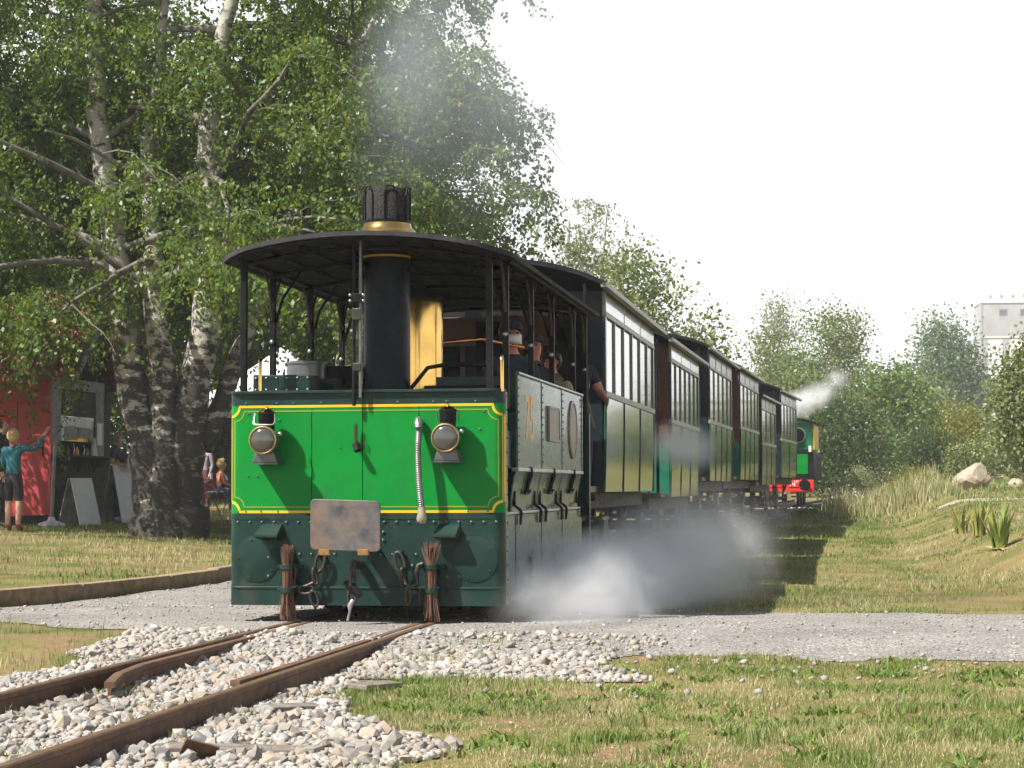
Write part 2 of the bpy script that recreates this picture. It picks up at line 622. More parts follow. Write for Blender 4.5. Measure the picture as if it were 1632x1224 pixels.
def sheet_obj(name, xs, ys, mask, dz, m, parent=None):
    X, Y = np.meshgrid(xs, ys)
    Z = gz(X, Y) + dz
    nx, ny = len(xs), len(ys)
    I = np.arange(nx * ny).reshape(ny, nx)
    F = np.stack([I[:-1, :-1], I[:-1, 1:], I[1:, 1:], I[1:, :-1]], -1).reshape(-1, 4)
    V = np.stack([X, Y, Z], -1).reshape(-1, 3)
    if mask is not None:
        c = V[F].mean(1)
        F = F[mask(c[:, 0], c[:, 1])]
        used = np.unique(F)
        remap = np.full(len(V), -1)
        remap[used] = np.arange(len(used))
        V, F = V[used], remap[F]
    o = np_obj(name, V, F, m, parent, smooth=True)
    o['kind'] = 'structure'
    return o


ground = sheet_obj('ground', lines(-700, 700, -14, 9, 0.14), lines(-60, 900, -8.5, 14, 0.14, 1.05), None, 0.0, M['soil'])
road = sheet_obj('gravel_road', np.arange(-3.6, 9.0, 0.05), np.arange(-3.4, 14.0, 0.05), is_road, 0.005, M['road'])
ballast = sheet_obj('ballast', np.arange(-2.2, 3.4, 0.06), np.concatenate([np.arange(-8.4, 4, 0.06), np.arange(4, 60, 0.5)]),
                    lambda x, y: is_stone(x, y) & ~is_road(x, y), 0.009, M['bed'])
path = sheet_obj('sandy_path', np.arange(5.5, 22, 0.25), np.arange(20, 50, 0.25),
                 lambda x, y: np.abs(y - (27.5 + 0.9 * np.clip(9.0 - x, -20, 8) + 1.2 * (vnoise(x, y, 3) - .5))) < 1.5, 0.008, M['path'])

# --- loose stones: the 300 largest in view one by one, the rest together
PHI = (1 + 5 ** 0.5) / 2
ICO_V = np.array([(-1, PHI, 0), (1, PHI, 0), (-1, -PHI, 0), (1, -PHI, 0), (0, -1, PHI), (0, 1, PHI), (0, -1, -PHI), (0, 1, -PHI), (PHI, 0, -1), (PHI, 0, 1), (-PHI, 0, -1), (-PHI, 0, 1)]) / math.sqrt(1 + PHI * PHI)
ICO_F = np.array([(0, 11, 5), (0, 5, 1), (0, 1, 7), (0, 7, 10), (0, 10, 11), (1, 5, 9), (5, 11, 4), (11, 10, 2), (10, 7, 6), (7, 1, 8), (3, 9, 4), (3, 4, 2), (3, 2, 6), (3, 6, 8), (3, 8, 9), (4, 9, 5), (2, 4, 11), (6, 2, 10), (8, 6, 7), (9, 8, 1)])


def stone_material():
    m = bpy.data.materials.new('ballast stone')
    m.use_nodes = True
    nt = m.node_tree
    p = nt.nodes['Principled BSDF']
    geo = nt.nodes.new('ShaderNodeNewGeometry')
    oi = nt.nodes.new('ShaderNodeObjectInfo')
    ad = nt.nodes.new('ShaderNodeMath')
    ad.operation = 'ADD'
    nt.links.new(geo.outputs['Random Per Island'], ad.inputs[0])
    nt.links.new(oi.outputs['Random'], ad.inputs[1])
    fr = nt.nodes.new('ShaderNodeMath')
    fr.operation = 'FRACT'
    nt.links.new(ad.outputs[0], fr.inputs[0])
    rp = nt.nodes.new('ShaderNodeValToRGB')
    stops = [(0.0, (0.20, 0.197, 0.185)), (0.22, (0.40, 0.385, 0.355)), (0.45, (0.32, 0.32, 0.315)), (0.62, (0.47, 0.41, 0.32)), (0.78, (0.37, 0.28, 0.205)), (0.9, (0.55, 0.525, 0.475)), (1.0, (0.20, 0.145, 0.115))]
    el = rp.color_ramp.elements
    el[0].color = (*stops[0][1], 1)
    el[1].color = (*stops[-1][1], 1)
    for q, cc in stops[1:-1]:
        e = el.new(q)
        e.color = (*cc, 1)
    nt.links.new(fr.outputs[0], rp.inputs[0])
    n = _noise(nt, 40, 5, _pos(nt), 0.7)
    c = _mixrgb(nt, _range(nt, n, 0.35, 0.7, 0, 0.5), rp.outputs[0], (0.15, 0.12, 0.09))
    wn_ = _noise(nt, 1.3, 5, geo.outputs['Position'], 0.65)
    c = _mixrgb(nt, _range(nt, wn_, 0.42, 0.66, 0.0, 0.72), c, (0.19, 0.16, 0.125))
    nt.links.new(c, p.inputs['Base Color'])
    p.inputs['Roughness'].default_value = 0.85
    b = nt.nodes.new('ShaderNodeBump')
    b.inputs['Strength'].default_value = 0.4
    b.inputs['Distance'].default_value = 0.01
    nt.links.new(n, b.inputs['Height'])
    nt.links.new(b.outputs[0], p.inputs['Normal'])
    return m


M['stone'] = stone_material()


def scatter(n, x0, x1, y0, y1, keep):
    x = RNG.uniform(x0, x1, n)
    y = RNG.uniform(y0, y1, n)
    k = keep(x, y)
    return x[k], y[k]


def rot_mats(n, tilt=math.pi):
    a, b, c = RNG.uniform(0, 2 * math.pi, n), RNG.uniform(-tilt, tilt, n), RNG.uniform(-tilt, tilt, n)
    ca, sa, cb, sb, cc, sc_ = np.cos(a), np.sin(a), np.cos(b), np.sin(b), np.cos(c), np.sin(c)
    z, o = np.zeros(n), np.ones(n)
    Rz = np.stack([ca, -sa, z, sa, ca, z, z, z, o], -1).reshape(n, 3, 3)
    Rx = np.stack([o, z, z, z, cb, -sb, z, sb, cb], -1).reshape(n, 3, 3)
    Ry = np.stack([cc, z, sc_, z, o, z, -sc_, z, cc], -1).reshape(n, 3, 3)
    return Rz @ Rx @ Ry


def stones_at(x, y, r):
    n = len(x)
    J = 1 + RNG.uniform(-0.4, 0.36, (n, 12, 1))
    S = np.stack([RNG.uniform(0.8, 1.3, n), RNG.uniform(0.7, 1.1, n), RNG.uniform(0.5, 0.85, n)], -1)
    V = ICO_V[None] * J * S[:, None, :] * r[:, None, None]
    V = np.einsum('nij,nkj->nki', rot_mats(n, 0.6), V)
    V = V + np.stack([x, y, gz(x, y) + 0.009 + 0.25 * r * RNG.uniform(-0.6, 1.3, n)], -1)[:, None, :]
    F = ICO_F[None] + (np.arange(n) * 12)[:, None, None]
    return V.reshape(-1, 3), F.reshape(-1, 3)


def off_rails(x, y):
    u = np.abs(np.abs(x - xc(y)) - 0.53)
    return u > 0.055


st_keep = lambda x, y: is_stone(x, y) & off_rails(x, y) & (~is_road(x, y) | (RNG.random(len(x)) < 0.12)) & (RNG.random(len(x)) < np.clip(0.25 + 2.2 * vnoise(x + 4, y + 9, 0.5), 0, 1)) & ~((np.abs(x) < 0.44) & (y > -1.1) & (y < 2))
sx1, sy1 = scatter(52000, -2.2, 3.2, -8.4, -0.9, st_keep)
sr1 = np.clip(RNG.lognormal(math.log(0.0165), 0.42, len(sx1)), 0.007, 0.05)
sx2, sy2 = scatter(5000, -1.5, 4.0, 2.0, 50, lambda x, y: is_stone(x, y) & off_rails(x, y))
sr2 = RNG.uniform(0.02, 0.045, len(sx2))
sx3, sy3 = scatter(9000, -3.5, 8.5, -3.2, 8, lambda x, y: is_road(x, y) & (np.abs(np.abs(x) - 0.53) > 0.09))
sr3 = np.clip(RNG.lognormal(math.log(0.0062), 0.5, len(sx3)), 0.003, 0.022)
# a few strays in the turf beside the road
sx4, sy4 = scatter(900, 0.8, 7, -7.0, -2.0, lambda x, y: RNG.random(len(x)) < np.exp(-np.abs(y + 2.3) * 1.3))
sr4 = RNG.uniform(0.008, 0.026, len(sx4))
ax, ay, ar = (np.concatenate(q) for q in ((sx1, sx2, sx3, sx4), (sy1, sy2, sy3, sy4), (sr1, sr2, sr3, sr4)))
cd = np.hypot(ax - 3.52, ay + 15.1)
ang = np.arctan2(ax - 3.52, ay + 15.1) - YAW
score = np.where((np.abs(ang) < 0.24) & (cd > 8.15) & (np.abs(ax) < 2.4), ar / cd, 0)
order = np.argsort(-score)
big, rest = order[:300], order[300:]
V, F = stones_at(ax[rest], ay[rest], ar[rest])
tag(np_obj('loose_stones', V, F, M['stone']), 'small pale crushed stones strewn along the track and gravel crossing', 'ballast stones', kind='stuff')
variants = []
for k in range(14):
    v, f = stones_at(np.zeros(1), np.zeros(1), np.ones(1))
    v = v - v.mean(0)
    me = bpy.data.meshes.new('stone')
    me.from_pydata([tuple(q) for q in v], [], [tuple(int(i) for i in q) for q in f])
    me.materials.append(M['stone'])
    variants.append(me)
for k, i in enumerate(big):
    o = bpy.data.objects.new('stone', variants[k % 14])
    COL.objects.link(o)
    o.parent = ballast
    r = float(ar[i])
    o.location = (float(ax[i]), float(ay[i]), float(gz(ax[i], ay[i])) + 0.009 + 0.25 * r)
    o.rotation_euler = (random.uniform(-.5, .5), random.uniform(-.5, .5), random.uniform(0, 6.28))
    o.scale = (r, r, r)


# --- grass
def grass_material():
    m = bpy.data.materials.new('grass blades')
    m.use_nodes = True
    nt = m.node_tree
    p = nt.nodes['Principled BSDF']
    geo = nt.nodes.new('ShaderNodeNewGeometry')
    at = nt.nodes.new('ShaderNodeAttribute')
    at.attribute_name = 'tone'
    g = _mixrgb(nt, geo.outputs['Random Per Island'], (0.08, 0.15, 0.022), (0.175, 0.25, 0.045))
    d = _mixrgb(nt, geo.outputs['Random Per Island'], (0.34, 0.285, 0.14), (0.58, 0.50, 0.29))
    c = _mixrgb(nt, at.outputs['Fac'], g, d)
    nt.links.new(c, p.inputs['Base Color'])
    p.inputs['Roughness'].default_value = 0.6
    p.inputs['Specular IOR Level'].default_value = 0.25
    t = nt.nodes.new('ShaderNodeBsdfTranslucent')
    nt.links.new(c, t.inputs['Color'])
    ms = nt.nodes.new('ShaderNodeMixShader')
    ms.inputs[0].default_value = 0.3
    nt.links.new(p.outputs[0], ms.inputs[1])
    nt.links.new(t.outputs[0], ms.inputs[2])
    nt.links.new(ms.outputs[0], nt.nodes['Material Output'].inputs['Surface'])
    return m


M['grass'] = grass_material()


def blades(x, y, h, w, tone, lean=0.5, zfun=None):
    n = len(x)
    z = (zfun or gz)(x, y)
    a = RNG.uniform(0, 2 * math.pi, n)
    b = RNG.uniform(0, 2 * math.pi, n)
    l = RNG.uniform(0.05, lean, n) * h
    dx, dy = np.cos(a) * w, np.sin(a) * w
    lx, ly = np.cos(b) * l, np.sin(b) * l
    P = np.stack([np.stack([x - dx, y - dy, z - 0.01], -1), np.stack([x + dx, y + dy, z - 0.01], -1),
                  np.stack([x + dx * .7 + lx * .35, y + dy * .7 + ly * .35, z + h * .55], -1),
                  np.stack([x - dx * .7 + lx * .35, y - dy * .7 + ly * .35, z + h * .55], -1),
                  np.stack([x + lx, y + ly, z + h], -1)], 1)
    I = (np.arange(n) * 5)[:, None]
    F = np.concatenate([I + [0, 1, 2], I + [0, 2, 3], I + [3, 2, 4]], 0)
    return P.reshape(-1, 3), F, np.repeat(tone, 5)


def tone_at(x, y):
    t = vnoise(x, y, 0.9) * 0.45 + vnoise(x + 20, y, 2.6) * 0.4 + vnoise(x, y + 30, 0.3) * 0.25
    return np.clip((t - 0.42) * 3.2 + RNG.uniform(-0.35, 0.35, len(x)), 0, 1)


def turf(x, y):
    return ~is_road(x, y) & ~is_stone(x, y) & ((np.abs(x - xc(y)) > 1.45) | (y < -1))


parts = []


def lawn(n, x0, x1, y0, y1, hm, wm, keep=None, dry=0.0, lean=0.6):
    x, y = scatter(n, x0, x1, y0, y1, lambda x, y: turf(x, y) & (keep(x, y) if keep else True))
    bare = vnoise(x + 5, y + 2, 0.7) * 0.6 + vnoise(x, y, 0.22) * 0.4
    k = RNG.random(len(x)) < np.clip((bare - 0.38) * 3.4, 0.07, 1)
    x, y = x[k], y[k]
    h = hm * np.clip(RNG.lognormal(0, 0.4, len(x)), 0.35, 2.4) * (0.55 + 0.9 * vnoise(x, y, 0.45))
    parts.append(blades(x, y, h, wm * RNG.uniform(0.6, 1.3, len(x)), np.clip(tone_at(x, y) + dry, 0, 1), lean))


lawn(180000, 0.5, 5.6, -7.6, -1.6, 0.021, 0.0021, dry=-0.10, lean=1.1)
lawn(16000, -3.6, -1.2, -5.0, -0.2, 0.05, 0.0028, dry=-0.15)
lawn(110000, 1.2, 7.5, 0.2, 12, 0.027, 0.0036, keep=lambda x, y: (x < 4.3) | (RNG.random(len(x)) < 0.35), dry=-0.42, lean=0.9)
lawn(60000, 1.2, 9.5, 12, 30, 0.038, 0.007, keep=lambda x, y: (x < 4.3) | (RNG.random(len(x)) < 0.5), dry=-0.3)
lawn(34000, 1.5, 14, 30, 60, 0.07, 0.014, dry=-0.2)
lawn(52000, -13, -3.6, 1, 20, 0.038, 0.006, dry=0.0)
lawn(16000, -20, -3.6, 20, 40, 0.06, 0.012)
# the dry bank on the right
lawn(14000, 4.2, 6.6, 6, 18, 0.045, 0.004, dry=0.5, lean=1.4)
# lusher tufts near the camera
for _ in range(46):
    cx_, cy_ = RNG.uniform(0.9, 5.0), RNG.uniform(-7.0, -2.6)
    if not turf(np.array([cx_]), np.array([cy_]))[0]:
        continue
    n = int(RNG.uniform(60, 190))
    rr = RNG.uniform(0.05, 0.16)
    x, y = cx_ + RNG.normal(0, rr, n), cy_ + RNG.normal(0, rr, n)
    parts.append(blades(x, y, RNG.uniform(0.03, 0.075, n), np.full(n, 0.0028), np.clip(RNG.normal(0.12, 0.15, n), 0, 1), 0.8))
# dead straw lying flat
x, y = scatter(26000, 0.6, 5.6, -7.6, -1.9, turf)
parts.append(blades(x, y, RNG.uniform(0.006, 0.016, len(x)), RNG.uniform(0.0012, 0.0024, len(x)), np.clip(RNG.normal(0.95, 0.15, len(x)), 0, 1), 5.0))
# broad-leaved weeds pressed into the turf
for _ in range(150):
    cx_, cy_ = RNG.uniform(0.8, 5.4), RNG.uniform(-7.2, -2.2)
    if not turf(np.array([cx_]), np.array([cy_]))[0]:
        continue
    for q in range(int(RNG.uniform(1, 5))):
        n = int(RNG.uniform(8, 16))
        x, y = cx_ + RNG.normal(0, .05, n), cy_ + RNG.normal(0, .05, n)
        parts.append(blades(x, y, RNG.uniform(0.012, 0.05, n), RNG.uniform(0.006, 0.012, n), np.clip(RNG.normal(0.03, 0.1, n), 0, 1), 2.4))
# sparse weeds among the stones and along the rails
x, y = scatter(14000, -1.6, 3.0, -8, -1.6, lambda x, y: is_stone(x, y) & (vnoise(x, y, 0.35) > 0.72) & off_rails(x, y))
parts.append(blades(x, y, RNG.uniform(0.03, 0.09, len(x)), np.full(len(x), 0.0026), np.clip(RNG.normal(0.45, 0.4, len(x)), 0, 1), 0.9))
# tall dry growth in front of the far trees
x, y = scatter(26000, 2.8, 13, 36, 66, lambda x, y: (x - xc(y) > 2.0) & (vnoise(x, y, 2.4) > 0.42) & (x < 6.4))
parts.append(blades(x, y, RNG.uniform(0.2, 0.75, len(x)) * (0.4 + vnoise(x, y, 3)), np.full(len(x), 0.014), np.clip(RNG.normal(0.62, 0.3, len(x)), 0, 1), 0.45))
V, F, T, o_ = [], [], [], 0
for a, b, c in parts:
    V.append(a)
    F.append(b + o_)
    T.append(c)
    o_ += len(a)
tag(np_obj('grass', np.concatenate(V), np.concatenate(F), M['grass'], attr=np.concatenate(T)),
    'dry yellowing grass with greener tufts beside the track', 'grass', kind='stuff')
del V, F, T, parts

# ------------------------------------------------------------------ the track
track = thing('railway_track', 'rusty narrow gauge track with inner check rails at the gravel crossing', 'railway track')


def rail_profile():
    return [(-0.05, -0.13), (0.05, -0.13), (0.05, -0.12), (0.009, -0.108), (0.009, -0.036), (0.027, -0.028), (0.027, -0.003), (0.022, 0.0),
            (-0.022, 0.0), (-0.027, -0.003), (-0.027, -0.028), (-0.009, -0.036), (-0.009, -0.108), (-0.05, -0.12)]


def rail_obj(name, pts, top=True):
    pr = rail_profile()
    n = len(pr)
    v, f = [], []
    for i, (x, y, z) in enumerate(pts):
        x2, y2, _ = pts[min(i + 1, len(pts) - 1)]
        x1, y1, _ = pts[max(i - 1, 0)]
        t = Vector((x2 - x1, y2 - y1)).normalized()
        for (a, b) in pr:
            v.append((x + t.y * a, y - t.x * a, z + b))
    for i in range(len(pts) - 1):
        for j in range(n):
            f.append((i * n + j, i * n + (j + 1) % n, (i + 1) * n + (j + 1) % n, (i + 1) * n + j))
    f += [tuple(range(n))[::-1], tuple((len(pts) - 1) * n + j for j in range(n))]
    return MB().add(v, f).build(name, M['railside'], track)


M['railhead'] = mat('worn rail head', (0.20, 0.125, 0.07), 0.42, metal=0.45, var=0.35, scale=9, dirt=(0.22, 0.11, 0.05))
yy = list(np.arange(-9.5, 6, 1.0)) + list(np.arange(6, 62, 2.0))
for sgn in (-1, 1):
    pts = [(float(xc(y)) + sgn * 0.53, float(y), float(zr(y))) for y in yy]
    rl = rail_obj('rail', pts)
    hd = MB()
    vv, ff = [], []
    for i, (x, y, z) in enumerate(pts):
        vv += [(x - 0.021, y, z + 0.0015), (x + 0.021, y, z + 0.0015)]
        if i:
            ff.append((2 * i - 2, 2 * i - 1, 2 * i + 1, 2 * i))
    hd.add(vv, ff).build('running_surface', M['railhead'], rl)
for sgn, bend, y0 in ((-1, 0.17, -4.75), (1, 0.05, -4.6)):
    xk = sgn * 0.425
    pts = [(xk - sgn * bend, y0, -0.012), (xk - sgn * bend * 0.35, y0 + 0.45, -0.006), (xk, y0 + 1.0, -0.004), (xk, 1.5, -0.004), (xk, 4.0, -0.004)]
    rail_obj('check_rail', pts)
for k, y in enumerate(np.arange(-8.6, -1.4, 0.72)):
    MB().obox((random.uniform(-.04, .04), float(y), -0.125 - 0.045), (1.75, 0.2, 0.1), (0, random.uniform(-.01, .01), random.uniform(-.02, .02))).build('sleeper', M['sleeper'], track, bevel=0.008)
for k, y in enumerate(np.arange(3.0, 50, 0.9)):
    MB().obox((float(xc(y)), float(y), float(zr(y)) - 0.17), (1.75, 0.2, 0.1), (0, 0, 0)).build('sleeper', M['sleeper'], track)
for (x, y, l, a) in ((0.86, -5.1, 0.42, 0.9), (1.05, -6.75, 0.6, 0.25), (0.98, -3.95, 0.36, 1.2)):
    MB().obox((x, y, at_ground(x, y) + 0.022), (l, 0.13, 0.03), (0.05, 0.04, a)).build('loose_plank', M['sleeper'], track, bevel=0.006)
MB().obox((0.93, -6.95, at_ground(.93, -6.95) + .045), (0.15, 0.012, 0.07), (0.5, 0.3, 0.7)).build('rusty_scrap', M['railside'], track)

# timber edging of the lawn: separate lengths end to end
edging = thing('timber_edging', 'weathered timber edging between the lawn and the gravel on the left', 'edging')
y = -3.0
while y < 16:
    L = random.uniform(1.3, 2.3)
    xa_, xb_ = float(xe(y)), float(xe(y + L))
    MB().obox(((xa_ + xb_) / 2, y + L / 2, at_ground(-3.0, y + L / 2) + 0.055 + random.uniform(-.015, .015)), (0.15, math.hypot(L, xb_ - xa_) + 0.004, 0.20),
              (random.uniform(-.006, .006), random.uniform(-.04, .04), -math.atan2(xb_ - xa_, L) + random.uniform(-.008, .008))).build('timber', M['timber'], edging, bevel=0.02)
    y += L

# ------------------------------------------------------------------ the steam tram engine in front
loco = thing('steam_tram_locomotive', 'bright green boxed steam tram engine with black canopy leading the train', 'locomotive')
W2 = 1.05


def front_path(x0, x1, yoff=0.0, r=0.08, back=0.14):
    """outline of the rounded front end between x0 and x1"""
    out = []
    xs = np.linspace(-W2 + r, W2 - r, 25)
    full = [(-W2, back)]
    for i in range(7):
        t = math.pi - i * math.pi / 12
        full.append((-W2 + r + r * math.cos(t), r - r * math.sin(t)))
    full += [(float(x), 0.0) for x in xs[1:-1]]
    for i in range(7):
        t = math.pi / 2 - i * math.pi / 12
        full.append((W2 - r + r * math.cos(t), r - r * math.sin(t)))
    full.append((W2, back))
    inside = [p for p in full if x0 - 1e-6 <= p[0] <= x1 + 1e-6]
    if x0 > -W2 + r:
        inside = [(x0, 0.0)] + inside
    if x1 < W2 - r:
        inside = inside + [(x1, 0.0)]
    return [(x, y + yoff) for x, y in inside]


# backing, then the four upper sheets with open seams between them
MB().sheet(front_path(-W2, W2, 0.012), 0.14, 1.70, 0.01).build('front_backing', M['black'], loco)
seams = [-W2, -0.41, -0.02, 0.41, W2]
for a, b in zip(seams[:-1], seams[1:]):
    MB().sheet(front_path(a + (0.003 if a > -1 else 0), b - (0.003 if b < 1 else 0)), 0.795, 1.615, 0.010).build('front_sheet', M['green'], loco, smooth=40)
MB().sheet(front_path(-W2, W2, -0.004), 1.615, 1.70, 0.018).build('upper_band', M['dkgreen'], loco, smooth=40)
MB().sheet(front_path(-W2, W2, -0.03, r=0.09), 1.70, 1.722, 0.09).build('belt_ledge', M['dkgreen'], loco, smooth=40, bevel=0.004)
MB().sheet(front_path(-W2, W2, -0.006), 0.255, 0.80, 0.02).build('skirt', M['dkgreen'], loco, smooth=40)
MB().sheet(front_path(-W2, W2, -0.020), 0.235, 0.256, 0.034).build('skirt_ridge', M['dkgreen'], loco, smooth=40, bevel=0.005)
MB().sheet(front_path(-W2, W2, -0.014), 0.115, 0.2345, 0.026).build('skirt_apron', M['dkgreen'], loco, smooth=40)
MB().sheet(front_path(-W2, W2, -0.010), 0.755, 0.775, 0.01).build('skirt_seam', M['dkgreen'], loco, smooth=40)
for sgn in (-1, 1):
    MB().box(sgn * W2 - 0.004 if sgn > 0 else -W2 - 0.004, W2 + 0.004 if sgn > 0 else -W2 + 0.004, 0.075, 0.145, 0.12, 1.70).build('corner_strip', M['cream'], loco)
    lath = MB()
    for zz in np.arange(0.2, 1.68, 0.105):
        lath.ball((sgn * (W2 + 0.004), 0.11, float(zz)), 0.009, 8, 5)
    o = lath.build('corner_rivets', M['iron'], loco)
    o['kind'] = 'stuff'


def lining(name, inset, wd, mtl, xa=-1.044, xb=1.044, z0=0.812, z1=1.603, notch=0.075, depth=0.003):
    """one painted border line with hollowed corners, laid on the rounded sheet"""
    x0, x1, a, b = xa + inset, xb - inset, z0 + inset, z1 - inset
    pts = []
    def corner(cx, cz, t0, t1):
        for i in range(9):
            t = t0 + (t1 - t0) * i / 8
            pts.append((cx + notch * math.cos(t), cz + notch * math.sin(t)))
    corner(x0, b, 0, -math.pi / 2)
    corner(x0, a, math.pi / 2, 0)
    corner(x1, a, math.pi, math.pi / 2)
    corner(x1, b, -math.pi / 2, -math.pi)
    full = []
    n = len(pts)
    for i in range(n):
        p, q = Vector(pts[i]), Vector(pts[(i + 1) % n])
        steps = max(1, int((q - p).length / 0.06))
        for k in range(steps):
            full.append(p.lerp(q, k / steps))
    def surf(x):
        ax_ = abs(x) - (W2 - 0.08)
        return 0.0 if ax_ < 0 else 0.08 - math.sqrt(max(0, 0.08 ** 2 - min(ax_, 0.0799) ** 2))
    vs, fs = [], []
    n = len(full)
    for i in range(n):
        d = (full[(i + 1) % n] - full[i - 1]).normalized()
        nn = Vector((-d.y, d.x)) * wd / 2
        for s_ in (-1, 1):
            q = full[i] + nn * s_
            vs.append((q.x, surf(q.x) - depth, q.y))
        fs.append((2 * i, 2 * i + 1, (2 * i + 3) % (2 * n), (2 * i + 2) % (2 * n)))
    MB().add(vs, fs).build(name, mtl, loco)


lining('yellow_lining', 0.0, 0.019, M['yellow'])
lining('olive_lining', 0.036, 0.010, M['olive'])

rv = MB()
for x in np.arange(-0.98, 1.0, 0.094):
    rv.ball((float(x), -0.008, 0.735), 0.012, 8, 5)
for x in list(np.arange(-0.50, -0.2, 0.09)) + list(np.arange(0.12, 0.5, 0.09)):
    rv.ball((float(x), -0.008, 0.495), 0.012, 8, 5)
for x, z in ((-0.74, .47), (-.74, .33), (-.62, .33), (.62, .33), (.71, .33), (.14, .66), (.14, .6), (-.28, .41), (-.28, .3), (.36, .41)):
    rv.ball((x, -0.008, z), 0.014, 8, 5)
for x in (-.92, -.68, -.55, -.34, .25, .52, .62, .84):
    rv.ball((x, -0.003, 1.628), 0.010, 8, 5)
for x, z in ((-.9, 1.55), (-.66, 1.5), (-.9, 1.08), (-.83, 1.08), (-.19, 1.29), (.75, 1.42), (.87, 1.42), (.9, 1.55), (.7, 1.44)):
    rv.ball((x, 0.0, z), 0.010, 8, 5)
for x in (-.98, -.92, -.8, -.67, .78, .93):
    rv.ball((x, 0.0, 0.815), 0.009, 8, 5)
o = rv.build('front_rivets', M['rivet'], loco, smooth=60)
o['kind'] = 'stuff'
for sgn in (-1, 1):
    MB().lathe([(0.172, -0.009), (0.172, -0.012), (0.165, -0.014)], (sgn * 0.83, 0, 0.46), 'y', 40).build('cover_disc', M['dkgreen'], loco, smooth=40)
    for k in range(5):
        t = k * 1.257 + 0.6
        MB().ball((sgn * 0.83 + 0.145 * math.cos(t), -0.015, 0.46 + 0.145 * math.sin(t)), 0.008, 8, 5).build('cover_bolt', M['iron'], loco)


# --- headlamps
def headlamp(x, z, bail):
    g = MB().lathe([(0.06, 0.0), (0.075, -0.05), (0.088, -0.10), (0.092, -0.17), (0.10, -0.20), (0.107, -0.215), (0.107, -0.235), (0.098, -0.24)], (x, 0, z), 'y', 28).build('headlamp', M['lampgrey'], loco, smooth=40)
    MB().lathe([(0.106, -0.236), (0.105, -0.250), (0.098, -0.252), (0.093, -0.247), (0.093, -0.236)], (x, 0, z), 'y', 28).build('lamp_rim', M['dullbrass'], g, smooth=40)
    MB().lathe([(0.0935, -0.240), (0.091, -0.246), (0.06, -0.255), (0.03, -0.260), (0.004, -0.262)], (x, 0, z), 'y', 24).build('lamp_lens', M['lens'], g, smooth=60)
    MB().lathe([(0.062, 0.075), (0.058, 0.12), (0.062, 0.125), (0.062, 0.195), (0.068, 0.2), (0.066, 0.212)], (x, -0.13, z), 'z', 20).build('lamp_chimney', M['black'], g, smooth=40)
    MB().lathe([(0.066, 0.212), (0.04, 0.232), (0.014, 0.24), (0.012, 0.252), (0.002, 0.255)], (x, -0.13, z), 'z', 16).build('lamp_cap', M['brass'], g, smooth=50)
    MB().prism([(x - 0.095, z - 0.165), (x + 0.095, z - 0.165), (x + 0.07, z - 0.085), (x - 0.07, z - 0.085)], -0.19, -0.002).build('lamp_bracket', M['lampgrey'], g, bevel=0.004)
    MB().box(x - 0.1, x + 0.1, -0.2, -0.002, z - 0.178, z - 0.166).build('lamp_shelf', M['lampgrey'], g)
    MB().ball((x + 0.1, -0.12, z + 0.05), 0.018, 10, 6).build('lamp_knob', M['steel'], g, smooth=60)
    h = 0.075
    if bail:
        pts = [(x - h, -0.18, z + 0.20), (x - h - .006, -0.2, z + 0.13), (x - h + .01, -0.21, z + 0.115), (x + h - .01, -0.21, z + 0.115), (x + h + .006, -0.2, z + 0.13), (x + h, -0.18, z + 0.20)]
    else:
        pts = [(x - h, -0.13, z + 0.12), (x - h - .01, -0.13, z + 0.18), (x - h + .004, -0.13, z + 0.205)]
    MB().tube(pts, 0.006, 6).build('lamp_handle', M['steel'] if bail else M['lampgrey'], g, smooth=60)
    if not bail:
        MB().tube([(2 * x - p[0], p[1], p[2]) for p in pts], 0.006, 6).build('lamp_handle', M['lampgrey'], g, smooth=60)


headlamp(-0.722, 1.345, True)
headlamp(0.655, 1.352, False)

# --- corrugated hose hung on the front
pts, rad = [], []
for i in range(118):
    t = i / 117
    pts.append((0.425 + 0.035 * t - 0.012 * math.sin(t * 3.1), -0.045 - 0.055 * math.sin(min(1, t * 3) * math.pi / 2) - 0.05 * t, 1.455 - 0.62 * t))
    rad.append(0.0235 + (0.0035 if i % 3 == 0 else -0.0015))
h = MB().tube(pts, rad, 12).build('steam_heating_hose', M['hose'], loco, smooth=80)
MB().tube([(0.42, 0.0, 1.47), (0.42, -0.04, 1.487), (0.422, -0.085, 1.47), (0.425, -0.095, 1.43)], [0.03, 0.032, 0.033, 0.029], 14).build('hose_elbow', M['steel'], h, smooth=60)
MB().tube([(0.46, -0.15, 0.845), (0.462, -0.152, 0.80), (0.463, -0.152, 0.765), (0.458, -0.15, 0.735), (0.452, -0.148, 0.725)], [0.027, 0.031, 0.04, 0.034, 0.012], 14).build('hose_coupling', M['cream'], h, smooth=60)

# --- door lever
lv = MB().obox((-0.062, -0.035, 1.39), (0.026, 0.012, 0.15), (0.08, 0.0, 0.06)).build('door_lever', M['iron'], loco, bevel=0.003)
MB().tube([(-0.062, -0.01, 1.325), (-0.055, -0.06, 1.30), (-0.04, -0.075, 1.265)], [0.018, 0.022, 0.026], 10).build('lever_knob', M['black'], lv, smooth=60)
MB().box(-0.10, -0.02, -0.016, -0.002, 1.305, 1.32).build('lever_keeper', M['iron'], lv)
MB().tube([(-.002, -.01, 1.34), (-.0, -.03, 1.33), (-.0, -.028, 1.30), (-.004, -.01, 1.295)], 0.006, 6).build('lever_staple', M['iron'], lv)

